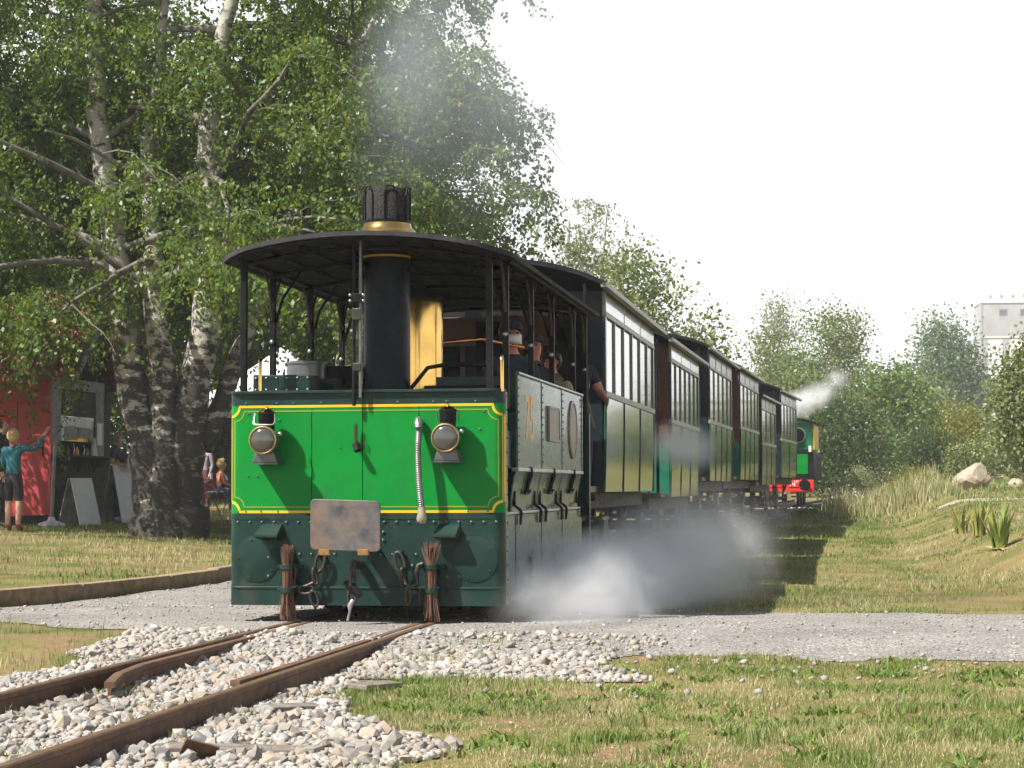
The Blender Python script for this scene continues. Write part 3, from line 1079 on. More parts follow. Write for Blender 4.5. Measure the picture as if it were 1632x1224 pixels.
# --- buffer plate, drawgear, side chains
bx, bz = -0.055, 0.725
poly = []
for cx_, cz_, t0 in ((bx + 0.225, bz + 0.135, 0), (bx - 0.225, bz + 0.15, 90), (bx - 0.225, bz - 0.15, 180), (bx + 0.225, bz - 0.165, 270)):
    for i in range(5):
        t = R(t0 + i * 22.5)
        poly.append((cx_ + 0.035 * math.cos(t), cz_ + 0.035 * math.sin(t)))
bp = MB().prism(poly, -0.405, -0.38).build('buffer_plate', M['plate'], loco, bevel=0.005)
for s_ in (-0.16, 0.13):
    MB().box(bx + s_ - 0.035, bx + s_ + 0.045, -0.412, -0.372, bz - 0.225, bz - 0.18).build('plate_lug', M['rust'], bp, bevel=0.004)
MB().lathe([(0.12, -0.008), (0.10, -0.05), (0.062, -0.08), (0.055, -0.38)], (bx, 0, bz - 0.03), 'y', 20).build('buffer_shaft', M['black'], bp, smooth=40)
dh = MB().tube([(-0.03, -0.02, 0.42), (-0.03, -0.18, 0.42), (-0.03, -0.25, 0.44), (-0.03, -0.285, 0.40), (-0.03, -0.26, 0.35), (-0.03, -0.21, 0.36)], [0.035, 0.032, 0.028, 0.026, 0.022, 0.012], 10).build('draw_hook', M['iron'], loco, smooth=60)


def link(c, a, b, r, axis, tilt=0.0, name='chain_link', parent=None, mtl=None):
    """an oval chain link; axis gives the plane it hangs in"""
    pts = []
    for i in range(18):
        t = 2 * math.pi * i / 18
        p, q = a * math.cos(t), b * math.sin(t)
        p, q = p * math.cos(tilt) - q * math.sin(tilt), p * math.sin(tilt) + q * math.cos(tilt)
        pts.append((c[0] + p, c[1], c[2] + q) if axis == 'x' else (c[0] + 0.25 * p, c[1] + p, c[2] + q))
    return MB().tube(pts, r, 8, closed=True).build(name, mtl or M['iron'], parent or loco, smooth=60)


link((-0.035, -0.26, 0.31), 0.035, 0.085, 0.013, 'y', 0.1, 'coupling_link', dh)
link((-0.035, -0.265, 0.20), 0.03, 0.075, 0.013, 'x', -0.1, 'coupling_link', dh)
MB().tube([(-0.09, -0.27, 0.30), (-0.035, -0.27, 0.26), (0.03, -0.27, 0.20)], [0.02, 0.035, 0.03], 8).build('coupling_screw', M['black'], dh, smooth=60)
MB().tube([(-0.028, -0.27, 0.17), (-0.05, -0.28, 0.13), (-0.05, -0.285, 0.085), (-0.065, -0.285, 0.02)], [0.018, 0.022, 0.009, 0.011], 8).build('coupling_handle', M['steel'], dh, smooth=60)
for sgn, x0 in ((-1, -0.335), (1, 0.27)):
    eye = MB().lathe([(0.03, 0), (0.03, -0.03), (0.018, -0.05)], (x0, -0.004, 0.50), 'y', 12).build('chain_eye', M['iron'], loco, smooth=50)
    link((x0 + 0.005, -0.06, 0.44), 0.034, 0.075, 0.013, 'x', 0.25 * sgn, parent=eye)
    link((x0 + (-0.03 if sgn < 0 else 0.035), -0.07, 0.33), 0.03, 0.07, 0.012, 'y', 0.3, parent=eye)
    if sgn < 0:
        pts = [(-0.37, -0.08, 0.29), (-0.43, -0.085, 0.262), (-0.50, -0.085, 0.255), (-0.525, -0.085, 0.29), (-0.51, -0.085, 0.36), (-0.515, -0.085, 0.41), (-0.55, -0.085, 0.425)]
        link((-0.43, -0.08, 0.235), 0.055, 0.03, 0.011, 'x', 0.1, parent=eye)
        link((-0.37, -0.08, 0.17), 0.028, 0.06, 0.011, 'x', 0.3, parent=eye)
    else:
        pts = [(0.33, -0.08, 0.285), (0.37, -0.085, 0.262), (0.42, -0.085, 0.28), (0.405, -0.085, 0.36), (0.425, -0.085, 0.42), (0.46, -0.085, 0.43)]
        link((0.345, -0.08, 0.19), 0.02, 0.06, 0.011, 'x', 0.0, parent=eye)
        link((0.44, -0.08, 0.19), 0.02, 0.05, 0.011, 'y', 0.0, parent=eye)
    MB().tube(pts, [0.012] * (len(pts) - 3) + [0.018, 0.02, 0.016], 8).build('chain_hook', M['iron'], eye, smooth=60)

# --- hoods above the brooms, the brooms themselves
for x in (-0.715, 0.638):
    vs = [(x - 0.075, -0.006, 0.725), (x + 0.085, -0.006, 0.725), (x + 0.075, -0.13, 0.645), (x - 0.105, -0.13, 0.645), (x + 0.075, -0.13, 0.622), (x - 0.105, -0.13, 0.622), (x - 0.075, -0.006, 0.60), (x + 0.085, -0.006, 0.60)]
    MB().add(vs, [(0, 1, 2, 3), (3, 2, 4, 5), (0, 3, 5, 6), (1, 7, 4, 2), (6, 5, 4, 7), (0, 6, 7, 1)]).build('hood', M['dkgreen'], loco, bevel=0.006)
for x, top in ((-0.565, 0.575), (0.525, 0.60)):
    br = MB()
    for k in range(150):
        t = random.random() ** 0.5 * 0.044
        q = random.uniform(0, 6.283)
        px, py = x + t * math.cos(q), -0.115 + t * math.sin(q)
        fl = random.uniform(0.6, 1.9)
        z1 = top - random.uniform(0, 0.09)
        mid = x + (px - x) * 0.8
        ww = random.uniform(0.0018, 0.0036)
        tp = x + (px - x) * (1.7 if x > 0 else 1.1) + random.uniform(-.006, .006)
        br.tube([(x + (px - x) * fl + random.uniform(-.01, .01), py * 1.0 + (py + .115) * (fl - 1), random.uniform(0.005, 0.07)), (mid, py, 0.25), (mid + random.uniform(-.004, .004), py, 0.42), (tp, py, z1)], [ww, ww, ww, ww * 0.7], 4)
    b_ = br.build('track_broom', M['twig'], loco)
    for z in (0.405, 0.232):
        MB().lathe([(0.052, -0.018), (0.056, -0.016), (0.056, 0.016), (0.052, 0.018)], (x, -0.115, z), 'z', 18).build('broom_clamp', M['dkgreen'], b_, smooth=40)
        MB().box(x - 0.09, x + 0.09, -0.075, -0.006, z - 0.014, z + 0.014).build('clamp_arm', M['dkgreen'], b_, bevel=0.004)

# --- canopy
def roof_z(x):
    return 2.885 - 0.145 * (abs(x) / 1.10) ** 2.1


def roof_mesh(mb, hw, y0, y1, th, bow, nx=28, ny=16, lift=0.0, corner=0.22):
    vs, fs = [], []
    for k in range(2):
        for j in range(ny + 1):
            for i in range(nx + 1):
                x = -hw + 2 * hw * i / nx
                e = abs(x) / hw
                yf = y0 + bow * e ** 2 + corner * max(0, (e - 0.72) / 0.28) ** 2.4
                y = yf + (y1 - yf) * (j / ny)
                vs.append((x, y, roof_z(x) + lift - k * th))
    n = (nx + 1) * (ny + 1)
    for j in range(ny):
        for i in range(nx):
            a = j * (nx + 1) + i
            fs += [(a, a + 1, a + nx + 2, a + nx + 1), (n + a, n + a + nx + 1, n + a + nx + 2, n + a + 1)]
    for i in range(nx):
        fs += [(i, n + i, n + i + 1, i + 1), (ny * (nx + 1) + i, ny * (nx + 1) + i + 1, n + ny * (nx + 1) + i + 1, n + ny * (nx + 1) + i)]
    for j in range(ny):
        a, b = j * (nx + 1), j * (nx + 1) + nx
        fs += [(a, a + nx + 1, n + a + nx + 1, n + a), (b, n + b, n + b + nx + 1, b + nx + 1)]
    return mb.add(vs, fs)


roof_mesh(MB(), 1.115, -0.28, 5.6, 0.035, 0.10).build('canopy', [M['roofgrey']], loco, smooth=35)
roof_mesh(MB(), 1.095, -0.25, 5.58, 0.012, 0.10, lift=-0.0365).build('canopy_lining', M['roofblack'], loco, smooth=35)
for k in range(9):
    x0 = -0.96 + k * 0.24
    MB().obox((x0, 2.65, roof_z(x0) - 0.062), (0.03, 5.4, 0.024), (0, -0.34 * x0 * 0.5, 0)).build('canopy_batten', M['roofblack'], loco)
for y in (0.1, 0.96, 2.05, 3.15, 4.45, 5.45):
    mb = MB()
    mb.tube([(x, y, roof_z(x) - 0.085) for x in np.linspace(-1.0, 1.0, 15)], 0.018, 6).build('canopy_hoop', M['black'], loco, smooth=60)
MB().tube([(1.06, 0.25, 2.70), (1.065, 2.5, 2.70), (1.06, 5.55, 2.70)], 0.016, 6).build('canopy_edge_rail', M['black'], loco)
MB().tube([(-1.06, 0.25, 2.70), (-1.065, 2.5, 2.70), (-1.06, 5.55, 2.70)], 0.016, 6).build('canopy_edge_rail', M['black'], loco)


def post(x, y, z0, sgn, fork=True):
    p = MB().box(x - 0.024, x + 0.024, y - 0.024, y + 0.024, z0, roof_z(x) - 0.05).build('canopy_post', M['black'], loco, bevel=0.006)
    if fork:
        zt = roof_z(x) - 0.06
        for d in (-1, 1):
            MB().tube([(x, y + d * 0.02, zt - 0.38), (x, y + d * 0.06, zt - 0.22), (x, y + d * 0.13, zt - 0.1), (x, y + d * 0.24, zt - 0.02)], [0.012, 0.013, 0.012, 0.01], 6).build('post_brace', M['iron'], p, smooth=60)
        MB().tube([(x - sgn * 0.02, y, zt - 0.4), (x - sgn * 0.08, y, zt - 0.2), (x - sgn * 0.24, y, zt + 0.03)], [0.012, 0.013, 0.01], 6).build('post_brace', M['black'], p, smooth=60)
        MB().ball((x, y - 0.028, 2.16), 0.02, 10, 6).build('post_boss', M['steel'], p, smooth=60)
    return p


post(-0.955, 0.06, 1.722, -1, False)
post(0.935, 0.06, 1.722, 1, False)
for y in (0.96, 2.15, 3.28, 4.6, 5.4):
    post(-0.98, y, 1.72 if y > 4 else 1.6, -1)
for y in (0.51, 1.81, 3.05, 4.52, 5.42):
    post(0.985, y, 1.6, 1)
# the paired tubes in the middle of the front, with their clamp
pp = MB().cyl((-0.072, -0.055, 1.60), (-0.072, -0.055, 2.86), 0.013, n=10).build('front_standard', M['black'], loco, smooth=60)
MB().cyl((-0.022, -0.055, 1.66), (-0.022, -0.055, 2.86), 0.013, n=10).build('standard_tube', M['lampgrey'], pp, smooth=60)
MB().box(-0.085, -0.01, -0.085, -0.03, 2.37, 2.44).build('standard_clamp', M['black'], pp, bevel=0.005)
for dx in (-0.05, 0.05):
    for dz in (2.385, 2.428):
        MB().ball((-0.047 + dx, -0.075, dz), 0.013, 8, 5).build('clamp_bolt', M['steel'], pp, smooth=60)
MB().box(-0.082, -0.012, -0.075, -0.035, 2.24, 2.33).build('standard_block', M['iron'], pp, bevel=0.006)
MB().box(-0.078, -0.016, -0.075, -0.035, 1.86, 1.92).build('standard_block', M['iron'], pp, bevel=0.006)
# brass grab rails
for x, y, z1 in ((1.035, 0.02, 1.955), (-0.85, 0.14, 1.96)):
    MB().tube([(x, y, 1.70), (x, y, z1 - 0.03), (x - 0.006, y + 0.01, z1), (x - 0.01, y + 0.05, z1 + 0.005)], 0.0135, 10).build('grab_rail', M['brass'], loco, smooth=60)

# --- chimney and boiler fittings
st = MB().lathe([(0.185, 1.55), (0.183, 2.75), (0.183, 2.95)], (0.0, 0.75, 0), 'z', 40).build('chimney', mat('chimney blue black', (0.010, 0.014, 0.020), 0.3, var=0.2, spec=0.12), loco, smooth=40)
MB().lathe([(0.1865, 2.79), (0.1865, 2.806)], (0, 0.75, 0), 'z', 40).build('chimney_band', M['yellow'], st)
MB().lathe([(0.265, 2.90), (0.262, 2.955), (0.225, 3.0), (0.196, 3.03), (0.19, 3.06), (0.186, 3.062)], (0, 0.75, 0), 'z', 40).build('chimney_skirt', M['brass'], st, smooth=60)
ar_ = MB().lathe([(0.178, 3.06), (0.18, 3.10), (0.18, 3.30), (0.165, 3.335), (0.150, 3.34)], (0, 0.75, 0), 'z', 40).build('spark_arrester', mat('sooty mesh', (0.022, 0.018, 0.016), 0.8, var=0.5, scale=40, bump=0.8, bump_scale=90), st, smooth=40)
for a0 in range(6):
    t = a0 * math.pi / 3 - 1.2
    MB().tube([(0.186 * math.cos(t + d), 0.75 + 0.186 * math.sin(t + d), z) for d, z in ((-.25, 3.07), (-.25, 3.28), (-.15, 3.34), (.15, 3.34), (.25, 3.28), (.25, 3.07))], 0.007, 6).build('arrester_frame', M['black'], ar_)
MB().lathe([(0.19, 3.06), (0.19, 3.085)], (0, 0.75, 0), 'z', 40).build('arrester_band', M['black'], ar_)
MB().lathe([(0.40, 0), (0.43, 0.03), (0.43, 2.8), (0.40, 2.83)], (0, 0.55, 1.28), 'y', 36).build('boiler', M['black'], loco, smooth=40)
dm = MB().lathe([(0.30, 1.60), (0.285, 1.70), (0.28, 1.74), (0.28, 2.50), (0.27, 2.545)], (0.0, 1.62, 0), 'z', 44).build('steam_dome', M['brass'], loco, smooth=40)
MB().lathe([(0.272, 2.545), (0.24, 2.60), (0.14, 2.64), (0.02, 2.65)], (0.0, 1.62, 0), 'z', 36).build('dome_top', M['black'], dm, smooth=60)
MB().tube([(0.2, 1.9, 2.2), (0.5, 2.2, 2.25), (0.8, 2.6, 2.2)], 0.018, 8).build('copper_pipe', M['copper'], loco, smooth=60)
MB().tube([(0.20, 0.55, 1.72), (0.27, 0.56, 1.80), (0.36, 0.58, 1.915), (0.5, 0.6, 1.94), (0.85, 0.6, 1.935)], 0.017, 8).build('hand_rail', M['black'], loco, smooth=60)
MB().box(0.32, 0.9, 0.62, 0.9, 1.5, 1.78).build('tool_box', M['black'], loco, bevel=0.01)
tk = MB().box(-0.955, -0.50, 0.30, 0.62, 1.60, 1.86).build('water_tank', M['dkgreen'], loco, bevel=0.01)
rv = MB()
for x in np.arange(-0.93, -0.5, 0.082):
    for z in (1.835, 1.745):
        rv.ball((float(x), 0.298, z), 0.0095, 8, 5)
o = rv.build('tank_rivets', M['steel'], tk, smooth=60)
o['kind'] = 'stuff'
MB().lathe([(0.155, 1.84), (0.155, 1.965), (0.163, 1.967), (0.163, 1.985), (0.14, 1.99)], (-0.66, 0.80, 0), 'z', 28).build('filler_lid', M['lampgrey'], tk, smooth=40)
MB().lathe([(0.20, 1.80), (0.20, 1.955), (0.17, 1.96)], (-0.50, 1.05, 0), 'z', 24).build('filler_pipe', M['black'], tk, smooth=40)
MB().box(-1.0, 1.0, 0.16, 5.5, 0.66, 0.70).build('footplate', M['black'], loco)

# --- right and left sides: tank plates, rounded lockers, skirts
prof_mid = [(1.045, 1.115), (1.03, 1.08), (1.012, 1.0), (1.0, 0.92), (0.995, 0.84), (0.995, 0.805)]


def side_sheet(pr, y0, y1, sgn, th=0.012):
    vs, fs = [], []
    n = len(pr)
    for y in (y0, y1):
        for k in (0, 1):
            vs += [(sgn * (x - k * th), y, z) for x, z in pr]
    for i in range(n - 1):
        fs += [(i, i + 1, 2 * n + i + 1, 2 * n + i), (n + i, 3 * n + i, 3 * n + i + 1, n + i + 1), (i, n + i, n + i + 1, i + 1), (2 * n + i, 2 * n + i + 1, 3 * n + i + 1, 3 * n + i)]
    fs += [(0, 2 * n, 3 * n, n), (n - 1, 2 * n - 1, 4 * n - 1, 3 * n - 1)]
    return MB().add(vs, fs)


for sgn in (1, -1):
    for (a, b) in ((0.70, 2.02), (2.02, 3.28), (3.28, 4.70)):
        MB().box(min(sgn * 1.03, sgn * 1.046), max(sgn * 1.03, sgn * 1.046), a + 0.002, b - 0.002, 1.145, 1.865).build('tank_plate', M['sidegreen'], loco)
        MB().box(min(sgn * 1.0, sgn * 1.052), max(sgn * 1.0, sgn * 1.052), b - 0.05 if b < 4 else b - 0.06, b + 0.05 if b < 4 else b, 1.15, 1.86).build('plate_joint', M['sidegreen'], loco)
    MB().box(min(sgn * 0.40, sgn * 1.03), max(sgn * 0.40, sgn * 1.03), 0.72, 4.68, 1.13, 1.85).build('side_tank', M['dkgreen'], loco)
    MB().tube([(sgn * 1.045, 0.69, 1.872), (sgn * 1.045, 4.71, 1.872)], 0.017, 8).build('tank_beading', M['sidegreen'], loco, smooth=60)
    MB().box(min(sgn * 1.0, sgn * 1.056), max(sgn * 1.0, sgn * 1.056), 0.68, 4.71, 1.112, 1.142).build('tank_ledge', M['steel'], loco, bevel=0.004)
    MB().box(min(sgn * 0.93, sgn * 0.98), max(sgn * 0.93, sgn * 0.98), 0.15, 4.75, 0.14, 1.12).build('side_backing', M['black'], loco)
    MB().box(min(sgn * 0.985, sgn * 1.0), max(sgn * 0.985, sgn * 1.0), 0.15, 0.66, 1.14, 1.42).build('entrance_plate', M['dkgreen'], loco)
    for a, b in ((0.66, 1.98), (2.03, 3.28), (3.33, 4.70)):
        side_sheet(prof_mid, a, b, sgn).build('locker_door', M['sidegreen'], loco, smooth=50)
        for f_ in (0.5,):
            yy_ = a + (b - a) * f_
            l_ = MB().tube([(sgn * 1.058, yy_, 1.15), (sgn * 1.052, yy_, 1.09), (sgn * 1.03, yy_, 1.02), (sgn * 1.02, yy_, 0.95)], [0.012, 0.02, 0.02, 0.014], 6).build('locker_latch', M['black'], loco, smooth=60)
            MB().tube([(sgn * 1.028, yy_ - 0.14, 0.965), (sgn * 1.02, yy_ - 0.1, 0.94), (sgn * 1.018, yy_ + 0.1, 0.94), (sgn * 1.028, yy_ + 0.14, 0.965)], 0.011, 6).build('latch_bar', M['black'], l_, smooth=60)
        for yy_ in (a + 0.12, b - 0.14):
            MB().tube([(sgn * 1.006, yy_, 0.96), (sgn * 1.004, yy_, 0.85), (sgn * 1.05, yy_, 0.815), (sgn * 1.058, yy_, 0.79), (sgn * 1.05, yy_, 0.70)], [0.009, 0.012, 0.013, 0.014, 0.01], 6).build('hinge_strap', M['black'], loco, smooth=60)
    MB().box(min(sgn * 0.97, sgn * 1.048), max(sgn * 0.97, sgn * 1.048), 0.15, 4.74, 0.782, 0.803).build('skirt_ledge', M['steel'], loco, bevel=0.004)
    for a, b in ((0.15, 0.60), (0.66, 1.98), (2.04, 3.28), (3.34, 4.70)):
        MB().box(min(sgn * 1.022, sgn * 1.036), max(sgn * 1.022, sgn * 1.036), a, b, 0.13, 0.778).build('side_skirt', M['sidegreen'], loco, bevel=0.003)
        if a > 0.3:
            l_ = MB().tube([(sgn * 1.044, (a + b) / 2, 0.44), (sgn * 1.05, (a + b) / 2, 0.36), (sgn * 1.044, (a + b) / 2, 0.26)], [0.008, 0.024, 0.012], 6).build('skirt_latch', M['black'], loco, smooth=60)
    # rear cab end
    MB().box(min(sgn * 0.99, sgn * 1.03), max(sgn * 0.99, sgn * 1.03), 5.38, 5.5, 0.2, 1.72).build('rear_corner', M['dkgreen'], loco)
    rv = MB()
    for y in (0.735, 2.0, 3.27, 4.62):
        for z in np.arange(1.2, 1.84, 0.062):
            rv.ball((sgn * (1.047 if y < 1 else 1.053), y, float(z)), 0.008, 6, 4)
    o = rv.build('plate_rivets', M['rivet'], loco, smooth=60)
    o['kind'] = 'stuff'
MB().box(-1.0, 1.0, 5.44, 5.48, 0.2, 1.70).build('rear_panel', M['dkgreen'], loco)
for x0, x1 in ((-1.0, -0.62), (-0.12, 0.12), (0.7, 1.0)):
    MB().box(x0, x1, 5.44, 5.47, 1.70, 2.66).build('rear_bulkhead', M['black'], loco)
MB().box(-1.0, 1.0, 5.44, 5.47, 2.42, 2.70).build('rear_header', M['brownwood'], loco)
for y in (1.2, 2.6, 4.0):
    for sgn in (-1, 1):
        MB().lathe([(0.33, -0.05), (0.33, 0.0), (0.36, 0.0), (0.36, 0.02), (0.1, 0.03)], (sgn * 0.53, y, 0.345), 'x', 28).build('wheel', M['iron'], loco, smooth=40)
text_mesh('fleet_number', '75', 0.66, M['orange'], loco, Matrix.Translation((1.0475, 1.30, 1.52)) @ Euler((R(90), 0, R(90))).to_matrix().to_4x4() @ Matrix.Diagonal((0.75, 0.78, 1, 1)), 0.001)
npl = MB().box(1.046, 1.062, 2.32, 2.98, 1.38, 1.68).build('works_plate', M['bronze'], loco, bevel=0.004)
for a in (MB().box(1.062, 1.068, 2.32, 2.98, 1.66, 1.68), MB().box(1.062, 1.068, 2.32, 2.98, 1.38, 1.40), MB().box(1.062, 1.068, 2.32, 2.35, 1.4, 1.66), MB().box(1.062, 1.068, 2.95, 2.98, 1.4, 1.66)):
    a.build('plate_border', M['bronze'], npl)
cp = MB().lathe([(0.27, 0.0), (0.27, 0.012), (0.245, 0.02), (0.24, 0.012), (0.01, 0.014)], (1.046, 3.95, 1.52), 'x', 36).build('oval_plate', M['bronze'], loco, smooth=40)
cp.scale = (1, 1, 1)

# ------------------------------------------------------------------ the coaches
def arch_roof(hw, ze, rise, y0, y1, th, nx=16):
    vs, fs = [], []
    for y in (y0, y1):
        for k in (0, 1):
            for i in range(nx + 1):
                t = -1 + 2 * i / nx
                vs.append((hw * t, y, ze + rise * (1 - abs(t) ** 2.4) - k * th))
    n = nx + 1
    for i in range(nx):
        fs += [(i, i + 1, 2 * n + i + 1, 2 * n + i), (n + i, 3 * n + i, 3 * n + i + 1, n + i + 1), (i, n + i, n + i + 1, i + 1), (2 * n + i, 2 * n + i + 1, 3 * n + i + 1, 3 * n + i)]
    fs += [(0, 2 * n, 3 * n, n), (n - 1, 2 * n - 1, 4 * n - 1, 3 * n - 1)]
    return MB().add(vs, fs)


def coach(label, y0, L, hw, zb, zw, ze, nwin, npan, quarter=0, end='wall', upper=None, lower=None, plank_end=False, rise=0.26, steps=True):
    yc = y0 + L / 2
    ang = -math.atan(float(xc(y0 + L) - xc(y0)) / L)
    g = thing('passenger_coach', label, 'coach', (float(xc(y0)), y0, float(zr(yc))), ang, 'coaches of the train')
    up_m, lo_m = upper or M['coachdark'], lower or M['coachgreen']
    th = 0.03
    zt = ze - 0.02
    qz = zt - 0.24 if quarter else zt - 0.28          # underside of the top board
    for s in (1, -1):
        lo_, hi_ = (lambda a, b: (min(s * a, s * b), max(s * a, s * b)))(hw - th, hw)
        pr = [(hw, zw - 0.03), (hw - 0.001, zw - 0.25), (hw - 0.005, zw - 0.55), (hw - 0.012, zw - 0.8), (hw - 0.020, zb)]
        for k in range(npan):
            a, b = L * k / npan + 0.008, L * (k + 1) / npan - 0.008
            side_sheet(pr, a, b, s, 0.02).build('side_panel', lo_m, g, smooth=50)
        for k in range(npan + 1):
            yk = min(max(L * k / npan, 0.02), L - 0.02)
            side_sheet([(q[0] + 0.010, q[1]) for q in pr], yk - 0.018, yk + 0.018, s, 0.008).build('panel_bead', M['coachdark'], g, smooth=50)
        MB().box(lo_ + (-0.02 if s > 0 else 0.045), hi_ - (0.045 if s > 0 else -0.02), 0.004, L - 0.004, zb + 0.02, zw - 0.05).build('panel_backing', M['black'], g)
        MB().box(lo_ - (0 if s > 0 else .015), hi_ + (0.015 if s > 0 else 0), 0, L, zw - 0.03, zw + 0.035).build('waist_rail', M['trim'], g, bevel=0.006)
        MB().box(lo_ - (0 if s > 0 else .002), hi_ + (0.002 if s > 0 else 0), 0.002, L - 0.002, qz + 0.0, zt).build('top_board', up_m if not quarter else M['trim'], g)
        MB().box(lo_ - (0 if s > 0 else .012), hi_ + (0.012 if s > 0 else 0), 0, L, qz - 0.03, qz + 0.012).build('window_header', M['trim'], g, bevel=0.004)
        if quarter:
            for k in range(quarter):
                a, b = L * k / quarter + 0.05, L * (k + 1) / quarter - 0.05
                MB().box(lo_ + .02, hi_ + (0.006 if s > 0 else -.036), a, b, qz + 0.03, zt - 0.02).build('quarter_light', M['paleglass'], g) if s > 0 else MB().box(lo_ - .006, lo_ + .01, a, b, qz + 0.03, zt - 0.02).build('quarter_light', M['paleglass'], g)
        else:
            for k in range(1, 4):
                MB().box(lo_ - (0 if s > 0 else .008), hi_ + (0.008 if s > 0 else 0), L * k / 4 - 0.018, L * k / 4 + 0.018, qz + 0.013, zt - 0.002).build('board_bead', M['trim'], g)
        for k in range(nwin + 1):
            w_ = 0.06 if 0 < k < nwin else 0.1
            yk = min(max(L * k / nwin, w_ / 2), L - w_ / 2)
            MB().box(lo_ - (0 if s > 0 else .004), hi_ + (0.004 if s > 0 else 0), yk - w_ / 2, yk + w_ / 2, zw + 0.035, qz - 0.03).build('window_pillar', up_m, g)
        for k in range(nwin):
            a, b = L * k / nwin + 0.035, L * (k + 1) / nwin - 0.035
            x_ = s * (hw - 0.014)
            wd = MB().box(min(x_, x_ - s * 0.006), max(x_, x_ - s * 0.006), a, b, zw + 0.035, qz - 0.03).build('window_pane', M['glass'], g)
            for yy_ in (a + 0.012, b - 0.012):
                MB().box(min(x_, x_ + s * 0.008), max(x_, x_ + s * 0.008), yy_ - 0.012, yy_ + 0.012, zw + 0.036, qz - 0.031).build('sash', M['trim'], wd)
    for yy_, d in ((0.0, 1), (L, -1)):
        a, b = sorted((yy_, yy_ + d * 0.035))
        if end == 'balcony' and d > 0:
            MB().box(-hw + .035, hw - .035, a + 0.0, b, zb, zw - 0.3).build('end_dado', mat('bluish green dado', (0.012, 0.13, 0.075), 0.35, coat=0.3), g)
            MB().box(-hw + .035, hw - .035, a + 0.0, b, zw - 0.299, zt).build('end_wall', M['brownwood'], g)
            MB().box(hw - .55, hw - .25, a - 0.012, a - 0.001, zw + 0.02, zw + 0.42).build('notice', M['white'], g)
        else:
            MB().box(-hw + .035, hw - .035, a + (0.002 if d > 0 else 0), b - (0 if d > 0 else .002), zb, zt).build('end_wall', M['coachdark'], g)
            for xx in (-0.62, 0.0, 0.62):
                fr = MB().box(xx - .22, xx + .22, (a - .012) if d > 0 else b, a if d > 0 else (b + .012), zw + .05, zt - .2).build('end_window', M['brownwood'], g)
                MB().box(xx - .17, xx + .17, (a - .016) if d > 0 else b + .012, (a - .012) if d > 0 else b + .016, zw + .1, zt - .25).build('end_pane', M['glass'], fr)
    arch_roof(hw + 0.10, ze, rise, -0.75, L + 0.75, 0.05).build('roof', M['roofblack'], g, smooth=35)
    for s in (1, -1):
        MB().box(min(s * (hw + .045), s * (hw + .112)), max(s * (hw + .045), s * (hw + .112)), -0.75, L + .75, ze - .055, ze - .002).build('eaves_gutter', M['trim'], g, bevel=0.006)
    # running gear
    MB().box(-0.85, 0.85, -0.72, L + 0.72, zb - 0.18, zb - 0.01).build('underframe', M['black'], g)
    for yy_ in (L * 0.2, L * 0.8):
        for s in (-1, 1):
            wh = MB().lathe([(0.30, -0.05), (0.30, 0.0), (0.335, 0.0), (0.335, 0.022), (0.26, 0.03), (0.08, 0.02), (0.06, 0.05)], (0, 0, 0), 'x', 26)
            w_o = wh.build('wheel', M['iron'], g, smooth=40, loc=(s * 0.53, yy_, 0.31))
            w_o.rotation_euler = (0, 0, 0 if s < 0 else math.pi)
            ab = MB().box(s * 0.78 - .07, s * 0.78 + .07, yy_ - .09, yy_ + .09, 0.22, 0.42).build('axle_box', M['iron'], g, bevel=0.01)
            MB().tube([(s * .78, yy_ - .42, zb - .2), (s * .78, yy_ - .2, zb - .29), (s * .78, yy_, zb - .33), (s * .78, yy_ + .2, zb - .29), (s * .78, yy_ + .42, zb - .2)], 0.028, 6).build('leaf_spring', M['black'], ab)
            for dd in (-.14, .14):
                MB().box(s * .74 - .01, s * .74 + .01, yy_ + dd - .02, yy_ + dd + .02, 0.22, zb - .17).build('axle_guard', M['black'], ab)
        MB().cyl((-0.8, yy_, 0.31), (0.8, yy_, 0.31), 0.05, n=10).build('axle', M['iron'], g, smooth=60)
    for yy_, d in ((0, -1), (L, 1)):
        a, b = sorted((yy_ + d * .01, yy_ + d * 0.74))
        MB().box(-hw + .08, hw - .08, a, b, zb + 0.0, zb + 0.06).build('platform', M['brownwood'], g)
        yo = yy_ + d * 0.70
        for xx in (-hw + .12, hw - .12):
            MB().cyl((xx, yo, zb + .06), (xx, yo, zt + .01), 0.022, n=8).build('platform_post', M['black'], g, smooth=60)
            MB().tube([(xx, yy_ + d * .05, zw - .35), (xx, yo, zw - .02)], 0.016, 6).build('platform_handrail', M['trim'], g)
        MB().tube([(-hw + .12, yo, zw - .02), (-.35, yo, zw - .02)], 0.018, 6).build('platform_rail', M['black'], g)
        MB().tube([(hw - .12, yo, zw - .02), (.35, yo, zw - .02)], 0.018, 6).build('platform_rail', M['black'], g)
        for xx in np.arange(-hw + .25, hw - .1, .17):
            if abs(xx) > .33:
                MB().cyl((float(xx), yo, zb + .06), (float(xx), yo, zw - .02), 0.009, n=6).build('baluster', M['black'], g)
        if steps:
            for s in (-1, 1):
                for q in (0, 1):
                    MB().box(s * (hw - .1 + .05 * q) - .14, s * (hw - .1 + .05 * q) + .14, a + .08, b - .08, zb - .28 - .25 * q, zb - .25 - .25 * q).build('step', M['brownwood'], g)
        MB().lathe([(0.05, 0), (0.05, d * .22), (0.16, d * .23), (0.16, d * .26)], (0, yy_ + d * .72, zb - .1), 'y', 18).build('buffer', M['iron'], g, smooth=40)
    return g


